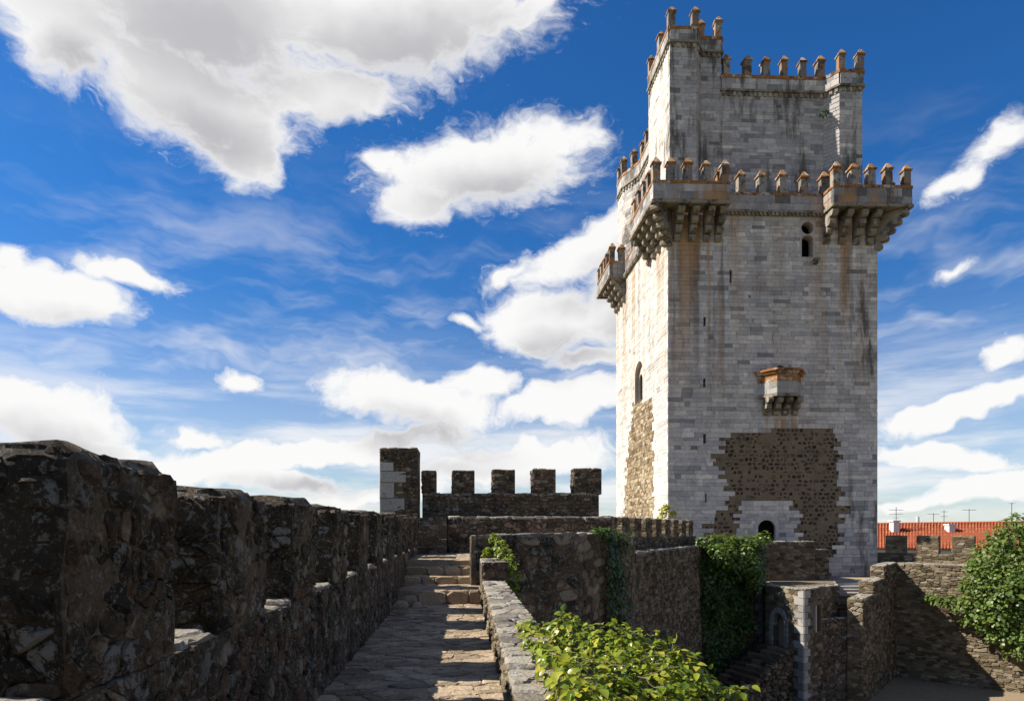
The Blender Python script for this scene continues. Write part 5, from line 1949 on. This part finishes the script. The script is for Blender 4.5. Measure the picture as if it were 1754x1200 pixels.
# dry leaves lying on the coping among the ivy
rD = random.Random(92)
dl = []
for k in range(260):
    y = rD.uniform(4.2, 7.6)
    x = XR + 0.12 + (kw(y) - XR - 0.12) * rD.random() ** 0.45
    dl.append((Vector((x, y, kz(y) + rD.uniform(0.03, 0.06))), Vector((rD.uniform(-1, 1), rD.uniform(-1, 1), rD.uniform(-.2, .3))), Vector((0, 0, 1)) + rv(rD, 0.35), rD.uniform(0.025, 0.055), rD.random()))
o = leaf_mass('dry_leaves', dl, M_DRY, ib, simple=True)


# --- ivy clinging to faces
def ivy_on_face(fr, poly_px, n, rg, size, thick, tone):
    """leaves over the part of a wall face that falls inside an outline; the outline is drawn on the wall"""
    out = []
    xs = [p[0] for p in poly_px]
    ys_ = [p[1] for p in poly_px]
    tries = 0
    while len(out) < n and tries < n * 30:
        tries += 1
        u, v = rg.uniform(min(xs), max(xs)), rg.uniform(min(ys_), max(ys_))
        if not inpoly(u, v, poly_px):
            continue
        th = thick * (0.55 + 0.8 * mnoise.noise(Vector((u * 0.9, v * 0.9, 3.0))))
        p = fr.p(u, v, max(0.02, th * rg.uniform(0.35, 1.0)))
        nn = (fr.n * 0.8 + Vector((0, 0, 0.55)) + rv(rg, 0.35)).normalized()
        d = Vector((0, 0, -1)) + fr.n * 0.3 + rv(rg, 0.45)
        d = d - nn * d.dot(nn)
        out.append((p, d, nn, size * rg.uniform(0.6, 1.25), min(1, max(0, rg.gauss(*tone)))))
    return out


# ivy trailing from the end block of the low wall
r10 = random.Random(93)
i2 = empty('ivy_trail', tuple(P(860, 990, 12.6)), 'small bright ivy trailing over the raised end block of the low wall', 'ivy')
ll = []
for (px, py, z, r_) in ((848, 922, 13.6, 0.13), (858, 935, 13.3, 0.17), (862, 950, 12.9, 0.2), (872, 965, 12.7, 0.2), (878, 985, 12.7, 0.18), (876, 1005, 12.8, 0.14), (835, 945, 13.0, 0.09), (884, 1025, 13.0, 0.12)):
    ll += lump_leaves(P(px, py, z), r_, 75, r10, 0.085, up=0.6, tone=(0.6, 0.22), droop=0.6)
leaf_mass('foliage', ll, M_LEAF, i2)
st_ = Geo()
st_.tube([P(880, 1060, 13.2), P(876, 1000, 12.9), P(862, 950, 13.0), P(848, 925, 13.5)], [0.02, 0.015, 0.012, 0.006], 5)
st_.build('stem', M_BARK, i2)

# ivy strip hanging down the bastion corner
i3 = empty('ivy_strip', tuple(P(1045, 1100, 17)), 'dark narrow ivy strip hanging down the bastion wall', 'ivy')
frA, LA = vframe(A1, A2, GZ)
uu0, uu1 = u_on(A1, A2, 1028), u_on(A1, A2, 1062)
zt = ztA - GZ
ip = [(uu0, zt + 0.1), (uu1 + 0.2, zt + 0.12), (uu1 - 0.1, zt - 1.5), (uu1 + 0.3, zt - 3.5), (uu1 + 0.8, 0), (uu0 - 0.2, 0), (uu0 + 0.1, zt - 2.5)]
leaf_mass('foliage', ivy_on_face(frA, ip, 4600, r10, 0.15, 0.45, (0.35, 0.2)), M_IVY, i3, simple=True)
ll = []
for (px, py, z, r_) in ((1032, 912, 17.3, 0.18), (1045, 914, 17.8, 0.22), (1020, 910, 16.8, 0.12), (1052, 922, 18.0, 0.2)):
    ll += lump_leaves(P(px, py, z), r_, 90, r10, 0.12, up=0.7, tone=(0.8, 0.2))
leaf_mass('top_leaves', ll, M_IVY, i3, simple=True)

# creepers low on the curtain wall
i4 = empty('wall_creeper', tuple(P(1130, 1090, 27)), 'thin dark creeper spreading low on the brown curtain wall', 'creeper')
frC, LC = vframe(C1, C2, GZ)
uu0, uu1 = u_on(C1, C2, 1092), u_on(C1, C2, 1168)
hC = EYE - 0.9 - GZ
ip = [(uu0, 0), (uu1 + 1.0, 0), (uu1 - 0.6, hC * 0.42), (uu0 + (uu1 - uu0) * .45, hC * 0.62), (uu0 + (uu1 - uu0) * .38, hC * 0.45), (uu0, hC * 0.62), (uu0 - 0.5, hC * .9)]
leaf_mass('foliage', ivy_on_face(frC, ip, 1700, r10, 0.17, 0.16, (0.3, 0.2)), M_IVY, i4, simple=True)

# thick ivy curtain over the retaining wall
i5 = empty('ivy_curtain', tuple(P(1255, 1090, 33)), 'thick ivy curtain spilling over the wall top below the keep door', 'ivy')
uq = [u_on(D0, D1, q) for q in (1196, 1235, 1300, 1306, 1296)]
hD = EYE - 0.7 - GZ
ip = [(uq[0] - .2, hD + 0.15), (uq[3], hD + 0.25), (uq[3] - 0.1, hD - 1.2), (uq[3] - 0.5, hD - 2.6), (uq[2] - 0.9, hD - 3.2), (uq[2] - 0.8, hD - 4.6), (uq[4] - 1.6, hD - 5.6), (uq[4] - 1.3, 0.3), (uq[0] + .5, 0.3), (uq[0] + .1, hD - 4)]
leaf_mass('foliage', ivy_on_face(frD, ip, 6500, r10, 0.20, 0.6, (0.5, 0.2)), M_IVY, i5, simple=True)
ll = []
for k in range(13):
    t_ = k / 12
    ll += lump_leaves(P(1198 + 112 * t_, 930 - 4 * t_ + r10.uniform(-3, 3), 33.4 + 1.9 * t_), r10.uniform(0.4, 0.6), 80, r10, 0.19, up=0.8, tone=(0.8, 0.2))
for k in range(34):
    px = r10.uniform(1225, 1303)
    py = r10.uniform(938, 948 + (px - 1225) * 0.85)
    ll += lump_leaves(P(px, py, 33.3 + (px - 1225) / 80 * 1.4 - r10.uniform(0, .7)), r10.uniform(0.35, 0.62), 75, r10, 0.19, up=0.5, tone=(0.68, 0.2))
for k in range(22):
    px = r10.uniform(1204, 1296)
    ll += lump_leaves(P(px, r10.uniform(960, 1100), 33.6 + (px - 1225) / 80 * 1.3), r10.uniform(0.3, 0.6), 60, r10, 0.19, up=0.4, tone=(0.35, 0.2))
leaf_mass('top_leaves', ll, M_IVYL, i5, simple=True)

# weeds at the foot of the keep
wd_ = empty('wall_weed', tuple(P(1140, 888, 39.5)), 'small green weed growing at the corner foot of the keep', 'weed')
ll = []
for (px, py, r_) in ((1136, 876, 0.3), (1141, 868, 0.22), (1152, 880, 0.25), (1134, 886, 0.35)):
    ll += lump_leaves(P(px, py, 39.6), r_, 50, r10, 0.2, up=0.4, tone=(0.9, 0.1), droop=-0.3)
leaf_mass('foliage', ll, M_LEAF, wd_, simple=True)
tf_ = empty('grass_tuft', tuple(P(1412, 192, 43.0)), 'dry tuft of grass rooted high in the upper keep wall', 'weed')
leaf_mass('foliage', lump_leaves(P(1412, 194, 42.6), 0.25, 45, r10, 0.2, up=0.4, tone=(0.4, 0.2), droop=0.4), M_IVY, tf_, simple=True)

# --- fig tree at the boundary wall
rT = random.Random(97)
ft = empty('fig_tree', tuple(P(1735, 1200, 34.4)), 'bushy green fig tree growing in front of the boundary wall', 'tree')
tb = P(1800, 1200, 34.4)
tk = Geo()
fork = P(1790, 1085, 34.4)
tk.tube([tb, tb.lerp(fork, .5) + Vector((.12, 0, 0)), fork], [0.24, 0.19, 0.15], 8)
crown = [(1728, 925, 35.4, 1.15), (1745, 905, 35.6, 0.9), (1700, 955, 35.5, 1.25), (1750, 970, 35.0, 1.7), (1688, 995, 35.3, 1.15), (1725, 1010, 34.6, 1.7), (1700, 1045, 35.2, 1.3), (1745, 1060, 34.8, 1.6), (1672, 1030, 35.6, 0.85),
         (1650, 1040, 36.4, 0.62), (1628, 1032, 36.9, 0.5), (1606, 1027, 37.3, 0.36), (1592, 1024, 37.6, 0.24), (1665, 1062, 36.2, 0.6), (1715, 1090, 35.0, 0.8), (1790, 1000, 35.2, 1.7), (1785, 930, 35.5, 1.2), (1735, 1085, 34.4, 1.0), (1760, 1110, 34.2, 1.1), (1715, 1060, 34.6, 1.0), (1690, 1075, 35.6, 0.55), (1760, 1100, 35.0, 0.8), (1672, 975, 35.6, 0.5), (1655, 1005, 35.9, 0.4)]
ll = []
for (px, py, z, r_) in crown:
    c = P(px, py, z)
    pm = fork.lerp(c, 0.5) + Vector((0, 0, 0.15))
    tk.tube([fork, pm, c], [0.09, 0.05, 0.02], 5)
    for k in range(5):
        e = c + rv(rT).normalized() * r_ * 0.8
        tk.tube([pm.lerp(c, .6), e], [0.03, 0.008], 4)
    ll += lump_leaves(c, r_ * 1.1, int(330 * r_ * r_) + 40, rT, 0.24, up=0.55, inner=0.35, tone=(0.55, 0.25), droop=0.5)
tk.build('trunk', M_BARK, ft)
leaf_mass('crown', ll, M_TREE, ft, simple=True)
